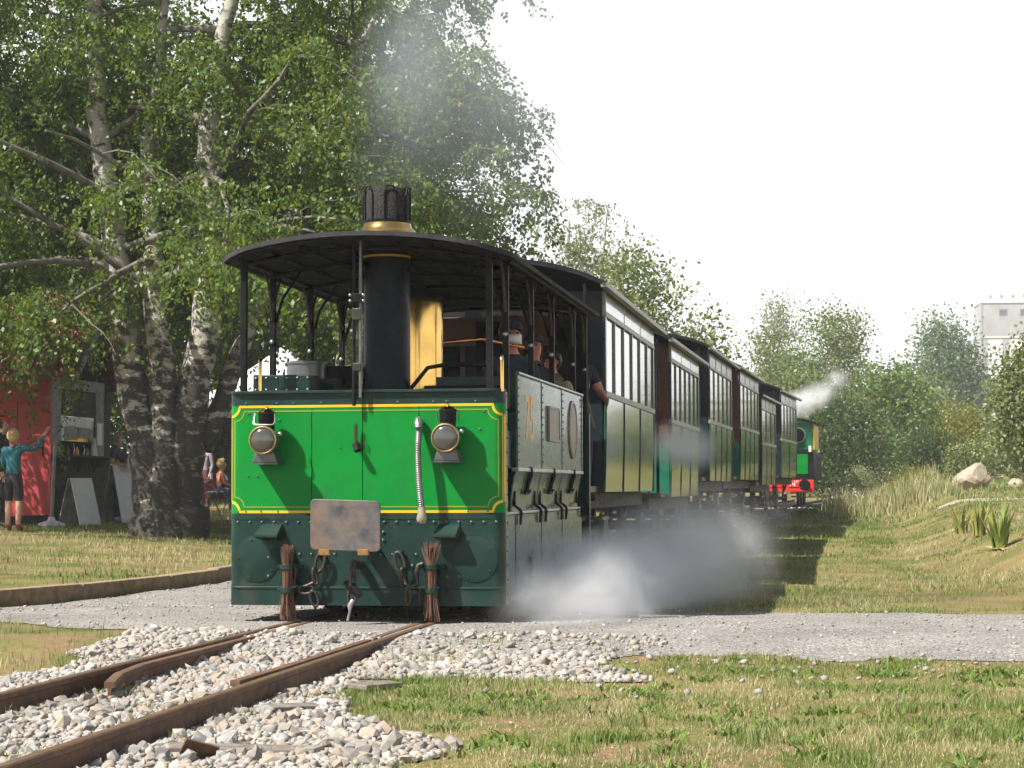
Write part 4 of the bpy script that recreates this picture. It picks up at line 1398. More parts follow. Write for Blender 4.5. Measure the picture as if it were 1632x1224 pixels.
GREY_UP = mat('dark window framing', (0.03, 0.036, 0.045), 0.3, var=0.2, coat=0.4)
BROWN_UP = mat('dark brown framing', (0.05, 0.035, 0.03), 0.35, var=0.25, coat=0.4)
VAN_LOW = mat('brown green van panel', (0.075, 0.085, 0.04), 0.22, var=0.2, coat=0.6)
c1 = coach('dark green coach right behind the engine, with six bright windows and pale quarter lights', 6.35, 5.35, 1.09, 0.90, 1.92, 3.02, 6, 3, 3, upper=GREY_UP)
c2 = coach('low green coach second in the train, brown end platform and pale quarter lights', 14.0, 4.6, 1.10, 0.74, 1.80, 2.93, 6, 3, 3, end='balcony', upper=GREY_UP)
c3 = coach('tall green coach third in the train with a plain dark end wall', 20.5, 4.7, 1.12, 0.92, 1.93, 3.18, 5, 4, 0, upper=BROWN_UP)
c4 = coach('green coach fourth in the train with a brown end wall, white notice and sloping handrail', 27.0, 4.8, 1.14, 0.90, 1.95, 3.16, 5, 4, 0, end='balcony', upper=BROWN_UP)
c5 = coach('small brown van fifth in the train with a low pale roof edge', 33.4, 4.1, 1.08, 0.74, 1.70, 2.82, 3, 3, 0, upper=M['brownwood'], lower=VAN_LOW, rise=0.16)
c6 = coach('olive green coach at the end of the train, next to the rear engine', 39.5, 5.0, 1.06, 0.87, 1.86, 3.14, 5, 2, 0, upper=BROWN_UP)

# ------------------------------------------------------------------ the second engine at the far end
rear = thing('steam_locomotive', 'small green steam engine with red buffer beam at the tail of the train', 'locomotive', (1.62, 47.6, float(zr(47.6))), -0.06)
zb_ = 0.0
MB().box(-1.05, 1.05, 0, 0.12, 0.42, 0.78).build('buffer_beam', M['red'], rear, bevel=0.02)
MB().box(-1.1, 1.1, 0.10, 4.6, 0.78, 0.86).build('running_plate', M['black'], rear)
text_mesh('beam_number', 'N\u00b0 60', 0.24, M['white'], rear, Matrix.Translation((0.62, -0.006, 0.66)) @ Euler((R(90), 0, 0)).to_matrix().to_4x4(), 0.002)
MB().prism([(-1.02, .86), (1.02, .86), (1.02, 1.62), (.92, 1.70), (-.92, 1.70), (-1.02, 1.62)], 0.15, 0.2).build('lower_front', M['black'], rear)
for x in (-0.6, 0.6):
    MB().box(x - .27, x + .27, 0.135, 0.15, 0.95, 1.55).build('lower_panel', M['green'], rear, bevel=0.01)
MB().box(-1.0, 1.0, 0.9, 0.95, 1.70, 2.52).build('cab_front', mat('engine green', (0.012, 0.17, 0.07), 0.3, coat=0.5), rear)
for s in (-1, 1):
    MB().box(s * 1.0 - .02, s * 1.0 + .02, 0.88, 2.6, 1.70, 2.50).build('cab_side', M['yellow'], rear)
    w_ = MB().lathe([(0.24, 0), (0.24, -.03), (0.2, -.035), (0.2, -.012)], (s * 0.52, 0.90, 2.14), 'y', 28).build('window_ring', M['trim'], rear, smooth=40)
    MB().lathe([(0.2, -.014), (0.01, -.016)], (s * 0.52, 0.90, 2.14), 'y', 24).build('window_pane', M['glass'], w_)
    MB().box(s * .78 - .25, s * .78 + .25, 0.3, 3.6, .86, 1.6).build('side_tank', M['black'], rear, bevel=0.02)
    MB().cyl((s * .95, .12, 1.62), (s * .95, .12, 1.8), 0.05, n=10).build('marker_lamp', M['white'], rear)
    MB().lathe([(0.10, 0.0), (0.10, -.22), (0.17, -.24), (0.17, -.28)], (s * .8, 0.0, .62), 'y', 18).build('buffer', M['black'], rear, smooth=40)
    for y in (.8, 1.9, 3.0):
        MB().lathe([(0.36, -.04), (0.36, 0.02), (0.1, .04)], (s * .53, y, .37), 'x', 24).build('wheel', M['iron'], rear, smooth=40)
arch_roof(1.12, 2.50, 0.2, 0.75, 3.6, 0.05).build('cab_roof', M['roofblack'], rear, smooth=35)
MB().lathe([(0.36, 0), (0.36, .7)], (0, 0.25, 1.35), 'y', 28).build('smokebox', M['black'], rear, smooth=40)
ch = MB().lathe([(0.14, 1.7), (0.12, 2.1), (0.13, 2.75)], (0.05, 0.5, 0), 'z', 20).build('chimney', M['black'], rear, smooth=40)
MB().lathe([(0.13, 2.72), (0.19, 2.78), (0.19, 2.86), (0.15, 2.88)], (0.05, 0.5, 0), 'z', 20).build('chimney_cap', M['brass'], ch, smooth=40)

# ------------------------------------------------------------------ trees
def bark_birch():
    m = bpy.data.materials.new('birch bark')
    m.use_nodes = True
    nt = m.node_tree
    p = nt.nodes['Principled BSDF']
    pos = _pos(nt)
    mp = nt.nodes.new('ShaderNodeMapping')
    mp.inputs['Scale'].default_value = (1.6, 1.6, 3.2)
    nt.links.new(pos, mp.inputs['Vector'])
    n = _noise(nt, 2.2, 7, mp.outputs[0], 0.68)
    sz = nt.nodes.new('ShaderNodeSeparateXYZ')
    nt.links.new(pos, sz.inputs[0])
    # old bark near the foot is cracked and dark, deepened by shade put into its colour; higher up it peels white
    h = _range(nt, sz.outputs['Z'], 0.2, 4.5, 0.25, 0.02)
    s = nt.nodes.new('ShaderNodeMath')
    s.operation = 'ADD'
    nt.links.new(n, s.inputs[0])
    nt.links.new(h, s.inputs[1])
    dark = _range(nt, s.outputs[0], 0.54, 0.64)
    c = _mixrgb(nt, _noise(nt, 7, 4, pos), (0.27, 0.245, 0.20), (0.50, 0.47, 0.41))
    c = _mixrgb(nt, dark, c, (0.045, 0.038, 0.03))
    nt.links.new(c, p.inputs['Base Color'])
    p.inputs['Roughness'].default_value = 0.9
    b = nt.nodes.new('ShaderNodeBump')
    b.inputs['Strength'].default_value = 1.0
    b.inputs['Distance'].default_value = 0.05
    nt.links.new(n, b.inputs['Height'])
    nt.links.new(b.outputs[0], p.inputs['Normal'])
    return m


M['birchbark'] = bark_birch()
M['limbbark'] = mat('birch limb bark', (0.13, 0.115, 0.095), 0.9, var=0.5, scale=5, dirt=(0.38, 0.35, 0.30), dirt_amt=0.15, dirt_scale=2.0)
M['bark'] = mat('grey brown bark', (0.10, 0.085, 0.065), 0.9, var=0.4, scale=6, bump=0.8, bump_scale=12)
M['leaf_birch'] = leaf_mat('birch leaves', [(0.045, 0.105, 0.016), (0.08, 0.16, 0.024), (0.125, 0.21, 0.03), (0.22, 0.24, 0.04)], 0.38)
M['leaf_dark'] = leaf_mat('dark leaves', [(0.035, 0.08, 0.02), (0.06, 0.12, 0.028), (0.09, 0.145, 0.035)], 0.3)
M['leaf_mid'] = leaf_mat('mid green leaves', [(0.085, 0.16, 0.035), (0.13, 0.215, 0.045), (0.18, 0.25, 0.06)], 0.35)
M['leaf_olive'] = leaf_mat('olive leaves', [(0.12, 0.165, 0.05), (0.18, 0.22, 0.07), (0.24, 0.25, 0.09)], 0.35)
M['leaf_blue'] = leaf_mat('blue green leaves', [(0.09, 0.165, 0.08), (0.13, 0.21, 0.105), (0.18, 0.25, 0.14)], 0.3)
M['leaf_yellow'] = leaf_mat('yellow green leaves', [(0.16, 0.19, 0.025), (0.24, 0.25, 0.03), (0.28, 0.24, 0.04)], 0.35)
M['leaf_pale'] = leaf_mat('pale willow leaves', [(0.20, 0.24, 0.11), (0.25, 0.28, 0.15), (0.30, 0.31, 0.18)], 0.5)


def leaf_mesh(P, size, name, mtl, parent, droop=0.35, aspect=0.62):
    """one small rhomb per leaf at every point of P"""
    n = len(P)
    d = RNG.normal(0, 1, (n, 3))
    d[:, 2] -= droop * 2
    d /= np.linalg.norm(d, axis=1)[:, None]
    q = RNG.normal(0, 1, (n, 3))
    s = np.cross(d, q)
    s /= np.linalg.norm(s, axis=1)[:, None] + 1e-9
    L = (size * RNG.uniform(0.6, 1.25, n))[:, None]
    w = L * aspect * 0.5
    nrm = np.cross(d, s)
    V = np.stack([P, P + d * L * 0.45 + s * w + nrm * L * 0.06, P + d * L, P + d * L * 0.45 - s * w + nrm * L * 0.06], 1).reshape(-1, 3)
    F = np.arange(n * 4).reshape(n, 4)
    return np_obj(name, V, F, mtl, parent)


def curve_pts(p, d, length, n, sag, wob):
    """a branch that starts along d and bends down by sag"""
    out = [Vector(p)]
    d = Vector(d).normalized()
    for i in range(n):
        d = (d + Vector((random.gauss(0, wob), random.gauss(0, wob), random.gauss(0, wob) - sag / n))).normalized()
        out.append(out[-1] + d * (length / n))
    return out


def birch(label, base, stems, n_limb, leaf, leaf_size, crown, twig_per=8, sub_per=6, leaf_per=34, limb_len=(2.2, 4.4), low=2.4, bias=None, bark=None, group=None, name='birch_tree', hang=(0.5, 1.5), clip=None):
    bz_ = at_ground(base[0], base[1]) - 0.08
    t = thing(name, label, 'tree', (base[0], base[1], bz_), 0, group)
    all_limbs = MB()
    P = []
    stem_lines = []
    for si, (pts, r_) in enumerate(stems):
        line = [Vector(q) for q in pts]
        fine, rad = [], []
        for i in range(len(line) - 1):
            for k in range(4):
                f_ = k / 4
                fine.append(line[i].lerp(line[i + 1], f_) + Vector((random.gauss(0, .02), random.gauss(0, .02), 0)))
                rad.append((r_[i] * (1 - f_) + r_[i + 1] * f_) * random.uniform(0.93, 1.07))
        fine.append(line[-1])
        rad.append(r_[-1])
        MB().tube(fine, rad, 14).build('trunk', bark or M['birchbark'], t, smooth=70)
        stem_lines.append((fine, rad))
    for k in range(n_limb):
        fine, rad = random.choice(stem_lines)
        for _ in range(30):
            i = random.randrange(2, len(fine))
            if fine[i].z > low * random.uniform(0.8, 1.2):
                break
        p = fine[i]
        a = random.uniform(0, 6.283)
        if bias and random.random() < bias[1]:
            a = bias[0] + random.gauss(0, 0.7)
        rel = (p.z - low) / max(1, crown - low)
        Ln = random.uniform(*limb_len) * (1.15 - 0.5 * rel)
        lb = curve_pts(p, (math.cos(a), math.sin(a), random.uniform(0.15, 0.9)), Ln, 7, random.uniform(0.5, 1.1), 0.10)
        if clip and float(np.max(clip(np.array([v.x + 0.5 for v in lb]), np.array([v.y for v in lb])))) > 50:
            continue
        r1 = min(rad[i] * 0.55, 0.07)
        all_limbs.tube(lb, [r1 * (1 - 0.85 * q / 7) + 0.006 for q in range(8)], 6)
        for s_ in range(sub_per):
            q = random.randint(2, 7)
            a2 = a + random.choice((-1, 1)) * random.uniform(0.3, 1.5)
            sb = curve_pts(lb[q], (math.cos(a2), math.sin(a2), random.uniform(-0.2, 0.6)), random.uniform(0.7, 1.7), 5, 0.9, 0.14)
            all_limbs.tube(sb, [0.016, 0.013, 0.010, 0.008, 0.006, 0.004], 4)
            for w_ in range(twig_per):
                st_ = sb[random.randint(1, 5)]
                a3 = random.uniform(0, 6.283)
                hl = random.uniform(*hang)
                tw = np.array([tuple(v) for v in curve_pts(st_, (math.cos(a3), math.sin(a3), random.uniform(-0.5, 0.5)), hl, 5, random.uniform(0.9, 2.4), 0.12)])
                m_ = int(leaf_per * hl * random.uniform(0.6, 1.2))
                u = RNG.uniform(0, 4.999, m_)
                i0 = u.astype(int)
                f_ = (u - i0)[:, None]
                P.append(tw[i0] * (1 - f_) + tw[i0 + 1] * f_ + RNG.normal(0, 0.045, (m_, 3)))
    all_limbs.build('branches', bark or M['limbbark'], t, smooth=70)
    P = np.concatenate(P)
    if clip:
        P = P[P[:, 2] > clip(P[:, 0], P[:, 1]) + RNG.normal(0, 0.25, len(P))]
    leaf_mesh(P, leaf_size, 'crown', leaf, t, 0.6)
    return t


# the big many-stemmed birch on the lawn
birch('huge old birch with pale forked trunks beside the red kiosk', (-6.92, 16.2),
      [([(-.10, -.1, -.1), (-.16, -.1, .5), (-.36, -.1, 1.6), (-.72, 0, 3.0), (-.95, 0.1, 4.6), (-1.25, 0.2, 6.4), (-1.4, 0.2, 8.2), (-1.2, .3, 10.5)], [.58, .40, .29, .23, .20, .16, .12, .05]),
       ([(.14, .0, -.1), (.14, .0, .6), (.18, .05, 1.6), (.45, .2, 3.0), (.62, .1, 4.6), (.60, .1, 6.6), (.9, .2, 8.6), (1.4, .3, 11)], [.56, .40, .33, .25, .20, .16, .11, .05]),
       ([(.0, -.25, -.1), (-.02, -.22, 1.2), (-.10, -.1, 2.6), (-.32, .1, 4.4), (-.55, .5, 6.4), (-.3, .8, 9.5)], [.42, .25, .19, .16, .12, .05]),
       ([(.45, .2, 1.5), (.75, .6, 2.4), (1.05, 1.0, 3.6), (1.7, 1.3, 5.6), (2.4, 1.2, 7.3), (3.2, 1.0, 8.6)], [.2, .15, .13, .10, .08, .03])],
      74, M['leaf_birch'], 0.085, 11, twig_per=9, sub_per=6, leaf_per=46, limb_len=(2.2, 4.2), low=4.0, bias=(2.6, 0.2), clip=lambda x, y: np.where(x > 5.7, 99.0, np.where(x > -0.4, 3.0, 2.2)))
birch('birch with its thin crown over the engine chimney', (-6.2, 24.0),
      [([(0, 0, 0), (.1, 0, 2), (.3, 0, 4.5), (.5, 0, 7), (.7, 0, 9.5), (.8, 0, 12)], [.22, .18, .15, .12, .08, .03]),
       ([(.1, .1, 2.4), (.7, .1, 4.5), (1.5, 0, 6.6), (2.0, 0, 8.6)], [.12, .10, .07, .03])],
      60, M['leaf_birch'], 0.095, 12, twig_per=7, sub_per=5, leaf_per=42, limb_len=(1.6, 3.1), low=5.4, clip=lambda x, y: np.where(x > 4.2, 99.0, 3.4))
birch('birch behind the kiosk roof with low hanging twigs', (-12.3, 25.5),
      [([(0, 0, 0), (.1, 0, 2), (-.2, 0, 4.5), (-.1, 0, 7), (.2, 0, 9.5), (.3, 0, 12.5)], [.26, .2, .17, .13, .09, .03])],
      40, M['leaf_birch'], 0.10, 12, twig_per=7, sub_per=6, leaf_per=40, limb_len=(2.4, 4.2), low=3.0)
birch('birch outside the left edge whose twigs hang over the red kiosk roof', (-13.9, 16.6),
      [([(0, 0, 0), (.1, 0, 2), (.5, 0, 4.5), (.6, 0, 7), (.8, 0, 9.5), (.9, 0, 11.5)], [.24, .2, .17, .13, .09, .03])],
      44, M['leaf_birch'], 0.085, 11, twig_per=8, sub_per=6, leaf_per=44, limb_len=(2.4, 4.4), low=3.6, bias=(0.15, 0.7), hang=(0.7, 1.7))


def lobed(label, base, h, w, leaf, n_leaf, leaf_size, seed, trunk=0.16, low=0.12, lobes=16, group='trees along the far edge', name='leafy_tree', gap=0.0, bark=None, top=0.55, cat='tree', spike=0.0):
    """a broad tree: tapered trunk, limbs to each clump, leaves gathered in clumps"""
    rs = np.random.default_rng(seed)
    random.seed(seed)
    bz_ = at_ground(base[0], base[1]) - 0.1
    t = thing(name, label, cat, (base[0], base[1], bz_), 0, group)
    cz = h * (low + 1) / 2
    rz_ = h * (1 - low) / 2
    C, S = [], []
    for k in range(lobes):
        v = rs.normal(0, 1, 3)
        v /= np.linalg.norm(v)
        q = rs.uniform(0.35, 0.88)
        zz = v[2] * q
        wid = math.sqrt(max(0.08, 1 - abs(zz) ** 2.2)) * (1 - 0.35 * max(0, zz) / max(top, .1) * (top < 1))
        C.append((v[0] * q * w / 2 * wid * 1.1, v[1] * q * w / 2 * wid * 1.1, cz + zz * rz_))
        S.append(rs.uniform(0.16, 0.30) * min(w, h))
    if spike:
        for k in range(5):
            C.append((rs.normal(0, w * .10), rs.normal(0, w * .10), h * (0.86 + .05 * k * spike)))
            S.append(w * 0.10)
    C, S = np.array(C), np.array(S)
    mb = MB()
    mb.tube([(0, 0, 0), (0.02 * w, 0, h * 0.2), (-0.02 * w, 0.02 * w, h * 0.45), (0.01, 0, h * 0.8)], [trunk, trunk * .8, trunk * .55, trunk * .15], 10)
    mb.build('trunk', bark or M['bark'], t, smooth=70)
    lb = MB()
    for c in C * 0.85:
        z0 = min(c[2] * 0.6, h * 0.6)
        a = Vector((0, 0, z0))
        b = Vector(c)
        mid = a.lerp(b, 0.5) + Vector((0, 0, -0.03 * h))
        lb.tube([a, mid, b], [trunk * .3, trunk * .2, trunk * .07], 5)
    lb.build('branches', bark or M['bark'], t, smooth=70)
    # sprays inside each clump, leaves inside each spray
    ns = max(60, n_leaf // 30)
    pk = rs.choice(len(C), ns, p=(S ** 2) / (S ** 2).sum())
    v = rs.normal(0, 1, (ns, 3))
    v /= np.linalg.norm(v, axis=1)[:, None]
    spr = C[pk] + v * (S[pk] * rs.uniform(0.40, 1.0, ns) ** 0.7)[:, None] * np.array([1, 1, 0.9])
    kz_, kx_ = h / np.percentile(spr[:, 2], 99), (w / 2) / np.percentile(np.abs(spr[:, :2]), 97)
    spr = spr * np.array([kx_, kx_, kz_])
    spr = spr[spr[:, 2] > h * 0.02]
    per = n_leaf // len(spr)
    P = np.repeat(spr, per, 0) + rs.normal(0, 1, (len(spr) * per, 3)) * (leaf_size * 2.3)
    P[:, 2] = np.maximum(P[:, 2], 0.05)
    leaf_mesh(P, leaf_size, 'crown', leaf, t, 0.25, 0.7)
    return t


# behind the lawn on the left
k = 0
for (x, y, h, w, lf, lab) in (
        (-17.5, 36, 11, 8, 'leaf_dark', 'dark leafy tree behind the kiosk and the seated visitors'),
        (-13.5, 41, 12, 8, 'leaf_dark', 'dark leafy tree behind the white tent'),
        (-9.6, 42, 9.5, 6.0, 'leaf_mid', 'dark leafy tree seen through the open canopy of the engine'),
        (-21.5, 31, 10, 8, 'leaf_dark', 'dark tree at the far left behind the kiosk')):
    k += 1
    lobed(lab, (x, y), h, w, M[lf], 24000, 0.23, 40 + k, trunk=0.22, low=0.0, lobes=30)
# middle distance, above the coaches
birch('pale weeping birch rising behind the second coach', (-6.9, 64), [([(0, 0, 0), (0, 0, 3), (.1, 0, 6), (.0, 0, 9), (.1, 0, 10.4)], [.2, .16, .12, .08, .03]), ([(0, 0, 2), (.6, 0, 5), (1.3, 0, 8), (1.6, 0, 10.9)], [.14, .1, .07, .02])],
      30, M['leaf_pale'], 0.12, 11, twig_per=6, sub_per=4, leaf_per=20, limb_len=(0.5, 1.15), low=3.5, hang=(0.8, 2.0), group='trees along the far edge')
FAR = [  # x, y, height of the top above rail level at the engine, width, leaf, leaves, label
    (-2.9, 53, 8.7, 4.2, 'leaf_olive', 20000, 'broad olive tree standing behind the first coaches'),
    (-5.2, 51, 7.6, 2.8, 'leaf_olive', 10000, 'rounded tree between the weeping birch and the broad olive tree'),
    (-1.0, 51, 6.3, 2.2, 'leaf_olive', 7000, 'low olive bush showing over the coach roofs'),
    (1.6, 115, 11.3, 6.9, 'leaf_mid', 17000, 'tall mid green tree above the rear engine'),
    (3.7, 113, 11.5, 3.4, 'leaf_olive', 10000, 'pointed olive tree on the right flank of the tall mid green one'),
    (-1.3, 107, 9.8, 4.4, 'leaf_olive', 11000, 'olive tree over the fourth coach roof'),
    (-0.9, 135, 14.2, 2.4, 'leaf_pale', 6000, 'thin pale tree standing behind the olive tree over the coaches'),
    (1.4, 85, 6.2, 3.2, 'leaf_olive', 9000, 'olive bush just left of the rear engine steam'),
    (3.3, 70, 4.4, 3.2, 'leaf_dark', 12000, 'dark bush right beside the rear engine'),
    (5.3, 85, 6.4, 3.8, 'leaf_mid', 12000, 'leafy tree in the middle of the right-hand belt'),
    (6.6, 87, 5.8, 3.0, 'leaf_mid', 9000, 'mid green bush in the dip of the skyline'),
    (11.8, 165, 14.9, 7.4, 'leaf_blue', 16000, 'tall blue green tree standing alone against the sky'),
    (7.7, 95, 5.8, 4.6, 'leaf_olive', 11000, 'rounded olive bush in front of the tall blue green tree'),
    (16.3, 185, 10.8, 7.9, 'leaf_olive', 11000, 'olive bush below the concrete tower'),
    (8.2, 70, 4.1, 2.1, 'leaf_yellow', 9000, 'small yellow green bush in front of the belt of trees'),
    (9.05, 46.5, 4.9, 1.7, 'leaf_olive', 13000, 'slender olive tree at the right edge before the tower'),
    (9.6, 65, 2.9, 2.8, 'leaf_olive', 8000, 'low olive shrub at the right edge behind the boulder'),
    (7.9, 60, 2.3, 1.2, 'leaf_olive', 4000, 'small round shrub behind the pale boulder'),
    (6.9, 69, 3.3, 2.5, 'leaf_dark', 8000, 'dark low bush left of the yellow green bush'),
    (4.9, 74, 3.6, 2.6, 'leaf_mid', 8000, 'mid green bush between the dark bush and the low dark one'),
    (8.2, 185, 11.0, 13.0, 'leaf_dark', 9000, 'dark wooded clump far off in the dip of the skyline')]
for i, (x, y, top_, w, lf, n, lab) in enumerate(FAR):
    h = top_ - at_ground(x, y)
    lobed(lab, (x, y), h, w, M[lf], n, 0.11 if h < 3.5 else (0.15 if y < 80 else (0.2 if y < 150 else 0.32)), 80 + i, trunk=0.05 + 0.012 * h, low=0.0, lobes=18,
          name='bush' if h < 5 else 'leafy_tree', cat='bush' if h < 5 else 'tree')
# a white-flowering bush and reddish weeds by the far grass
wb = lobed('white flowering weed clump in the grass beyond the train shadow', (3.55, 40.5), 0.62, 1.3, mat('white blossom', (0.5, 0.48, 0.42), 0.8), 1500, 0.05, 120, trunk=0.02, low=0.05, lobes=12, name='flowering_weed', cat='weed', group='weeds in the far grass')
lobed('reddish weed clump right of the white flowering weed', (4.45, 39.0), 0.5, 0.9, mat('russet weed', (0.19, 0.11, 0.06), 0.8), 900, 0.05, 121, trunk=0.02, low=0.05, lobes=10, name='russet_weed', cat='weed', group='weeds in the far grass')
lobed('yellow flowering weeds in front of the far bushes', (5.7, 50), 0.9, 1.8, M['leaf_yellow'], 1600, 0.06, 122, trunk=0.02, low=0.05, lobes=12, name='flowering_weed', cat='weed', group='weeds in the far grass')
lobed('pale bushy weed at the foot of the far dark trees', (4.0, 52), 1.2, 1.8, M['leaf_pale'], 2600, 0.07, 123, trunk=0.02, low=0.05, lobes=12, name='pale_weed', cat='weed', group='weeds in the far grass')


def sword_plant(label, x, y, h, n, dry):
    """a clump of long sword leaves"""
    z = at_ground(x, y)
    t = thing('sword_leaf_plant', label, 'plant', (x, y, z), 0, 'sword leaf plants on the bank')
    green = mat('sword leaf', (0.16, 0.22, 0.045), 0.5, var=0.4, scale=5, dirt=(0.42, 0.24, 0.07), dirt_amt=dry)
    dryl = mat('withered sword leaf', (0.46, 0.34, 0.14), 0.7, var=0.3, scale=6)
    for k in range(n):
        a = random.uniform(0, 6.283)
        l = h * random.uniform(0.55, 1.1)
        lean = random.uniform(0.05, 0.55)
        fallen = k % 7 == 6
        if fallen:
            lean = 1.5
        d = Vector((math.cos(a), math.sin(a), 0))
        s = Vector((-d.y, d.x, 0))
        w = random.uniform(0.016, 0.028)
        b = d * random.uniform(0, 0.10)
        vs = []
        for q in range(6):
            u = q / 5
            c = b + d * l * lean * u ** 1.6 + Vector((0, 0, max(0.02, l * (u if not fallen else 0.25 * u * (1 - u)))))
            ww = w * (1 - u ** 2.5) + 0.001
            vs += [c - s * ww, c + s * ww, c + d * 0.004]
        fs = []
        for q in range(5):
            o_ = q * 3
            fs += [(o_, o_ + 2, o_ + 5, o_ + 3), (o_ + 2, o_ + 1, o_ + 4, o_ + 5)]
        MB().add(vs, fs).build('leaf', dryl if fallen else green, t)


sword_plant('large clump of sword leaves on the near end of the bank', 5.36, 10.3, 0.56, 44, 0.35)
sword_plant('yellowing clump of sword leaves behind the large one', 5.30, 13.2, 0.5, 32, 0.6)
sword_plant('small clump of sword leaves farthest along the bank', 5.20, 15.3, 0.42, 24, 0.5)

# ------------------------------------------------------------------ concrete tower, boulder
tw = thing('concrete_tower', 'grey concrete silo tower with a pale top band above the trees on the right', 'tower', (39.2, 450, 0), 0.06)
MB().box(-6, 6, -6, 6, -3, 40.6).build('shaft', M['concrete'], tw)
MB().box(-6.2, 6.2, -6.2, 6.2, 40.6, 43.4).build('top_band', M['limewash'], tw)
MB().box(-6.15, 6.15, -6.15, 6.15, 33.0, 33.3).build('string_course', M['limewash'], tw)
for x, z, w, h in ((-1.3, 38.6, 0.9, 0.7), (3.2, 38.6, 0.9, 0.7)):
    f = MB().box(x - w, x + w, -6.1, -5.95, z - h, z + h).build('window', M['greywood'], tw)
    MB().box(x - w + .15, x + w - .15, -6.14, -6.1, z - h + .15, z + h - .15).build('window_pane', M['glass'], f)
for x in (-4, -1.6, .8, 3.2):
    MB().box(x - .3, x + .3, -6.3, -6.19, 41.8, 42.4).build('vent', M['concrete'], tw)
for x in (-3.0, 1.6):
    MB().box(x - 1.5, x + 1.5, -6.08, -5.95, 24.0, 32.6).build('recessed_panel', M['limewash'], tw)
for x in (-6.0, 6.0):
    MB().box(x - .25, x + .25, -6.12, -5.6, -3, 40.58).build('corner_pier', M['concrete'], tw)


def boulder(label, c, s, seed, name='boulder'):
    rs = np.random.default_rng(seed)
    bm = bmesh.new()
    bmesh.ops.create_icosphere(bm, subdivisions=3, radius=1.0)
    dirs = rs.normal(0, 1, (9, 3))
    dirs /= np.linalg.norm(dirs, axis=1)[:, None]
    for v in bm.verts:
        q = np.array(v.co)
        r = 1.0
        for d in dirs:
            r = min(r, 0.78 / max(0.05, float(q @ d)))
        v.co = Vector((q[0] * s[0], q[1] * s[1], q[2] * s[2])) * min(r, 1.15)
    me = bpy.data.meshes.new(name)
    bm.to_mesh(me)
    bm.free()
    me.materials.append(M['rockpale'])
    o = bpy.data.objects.new(name, me)
    COL.objects.link(o)
    o.location = (c[0], c[1], at_ground(c[0], c[1]) + c[2])
    return tag(o, label, 'boulder', 'boulders in front of the right-hand bushes')


b1 = boulder('large pale leaning boulder in front of the olive bushes', (7.15, 45, 0.30), (0.62, 0.5, 0.42), 3)
b1.rotation_euler = (0, R(-28), 0.2)
boulder('small white boulder to the right of the large pale one', (8.45, 46, 0.10), (0.24, 0.2, 0.22), 5)
boulder('pale stone at the right edge beside the sandy path', (9.35, 45, 0.08), (0.26, 0.2, 0.18), 6)
lobed('dark hedge bush between the birch trunk and the tent', (-14.5, 47), 4.2, 6.5, M['leaf_dark'], 12000, 0.22, 150, lobes=20, low=0.0, name='hedge_bush', cat='bush', group='bushes behind the lawn')
lobed('dark hedge bush behind the red kiosk', (-21.5, 44), 4.6, 7.5, M['leaf_dark'], 12000, 0.24, 151, lobes=20, low=0.0, name='hedge_bush', cat='bush', group='bushes behind the lawn')
lobed('hedge bush seen under the engine canopy', (-8.8, 49), 4.4, 6.5, M['leaf_mid'], 12000, 0.22, 152, lobes=20, low=0.0, name='hedge_bush', cat='bush', group='bushes behind the lawn')

# ------------------------------------------------------------------ the red kiosk
kz = at_ground(-10.6, 20.5) - 0.02
kiosk = thing('kiosk', 'red boarded kiosk with a black counter front under the birches', 'kiosk', (0, 0, kz))
KX, KY0, KY1, KXL = -10.2, 19.5, 22.5, -13.4
KE = 2.86            # eaves height above its floor
# red side wall of upright boards, with its door
x = KXL
while x < KX - 0.62:
    w = min(0.16, KX - 0.62 - x)
    MB().box(x + .002, x + w - .002, KY0, KY0 + .03, 0.16, KE).build('wall_board', M['redwood'], kiosk)
    x += w
MB().box(KX - 0.62, KX - 0.02, KY0 + .003, KY0 + .03, 2.16, KE).build('wall_board', M['redwood'], kiosk)
dr = MB().box(KX - 0.60, KX - 0.03, KY0 - .012, KY0 + .025, 0.18, 2.15).build('door', M['redwood'], kiosk, bevel=0.006)
MB().box(KX - 0.60, KX - 0.03, KY0 - .02, KY0 - .0125, 0.18, 0.25).build('kick_board', M['redwood'], dr)
MB().tube([(KX - .13, KY0 - .012, 1.36), (KX - .13, KY0 - .06, 1.36), (KX - .24, KY0 - .06, 1.365)], 0.012, 6).build('door_handle', M['black'], dr)
MB().box(KX - .145, KX - .115, KY0 - .018, KY0 - .0125, 1.2, 1.5).build('handle_plate', M['black'], dr)
MB().box(KX - .028, KX + .012, KY0 - .02, KY0 + .05, 0.1, KE + .02).build('corner_post', M['redwood'], kiosk)
MB().box(KXL, KX - .03, KY0 + .035, KY0 + .06, 0.16, KE).build('wall_lining', M['blackwood'], kiosk)
MB().box(KXL, KX - .05, KY0 + .1, KY1, 0.0, 0.16).build('floor', M['blackwood'], kiosk)
MB().box(KXL - .03, KXL, KY0, KY1, 0.16, KE).build('back_wall', M['blackwood'], kiosk)
MB().box(KXL, KX, KY1 - .03, KY1, 0.16, KE).build('far_wall', M['blackwood'], kiosk)
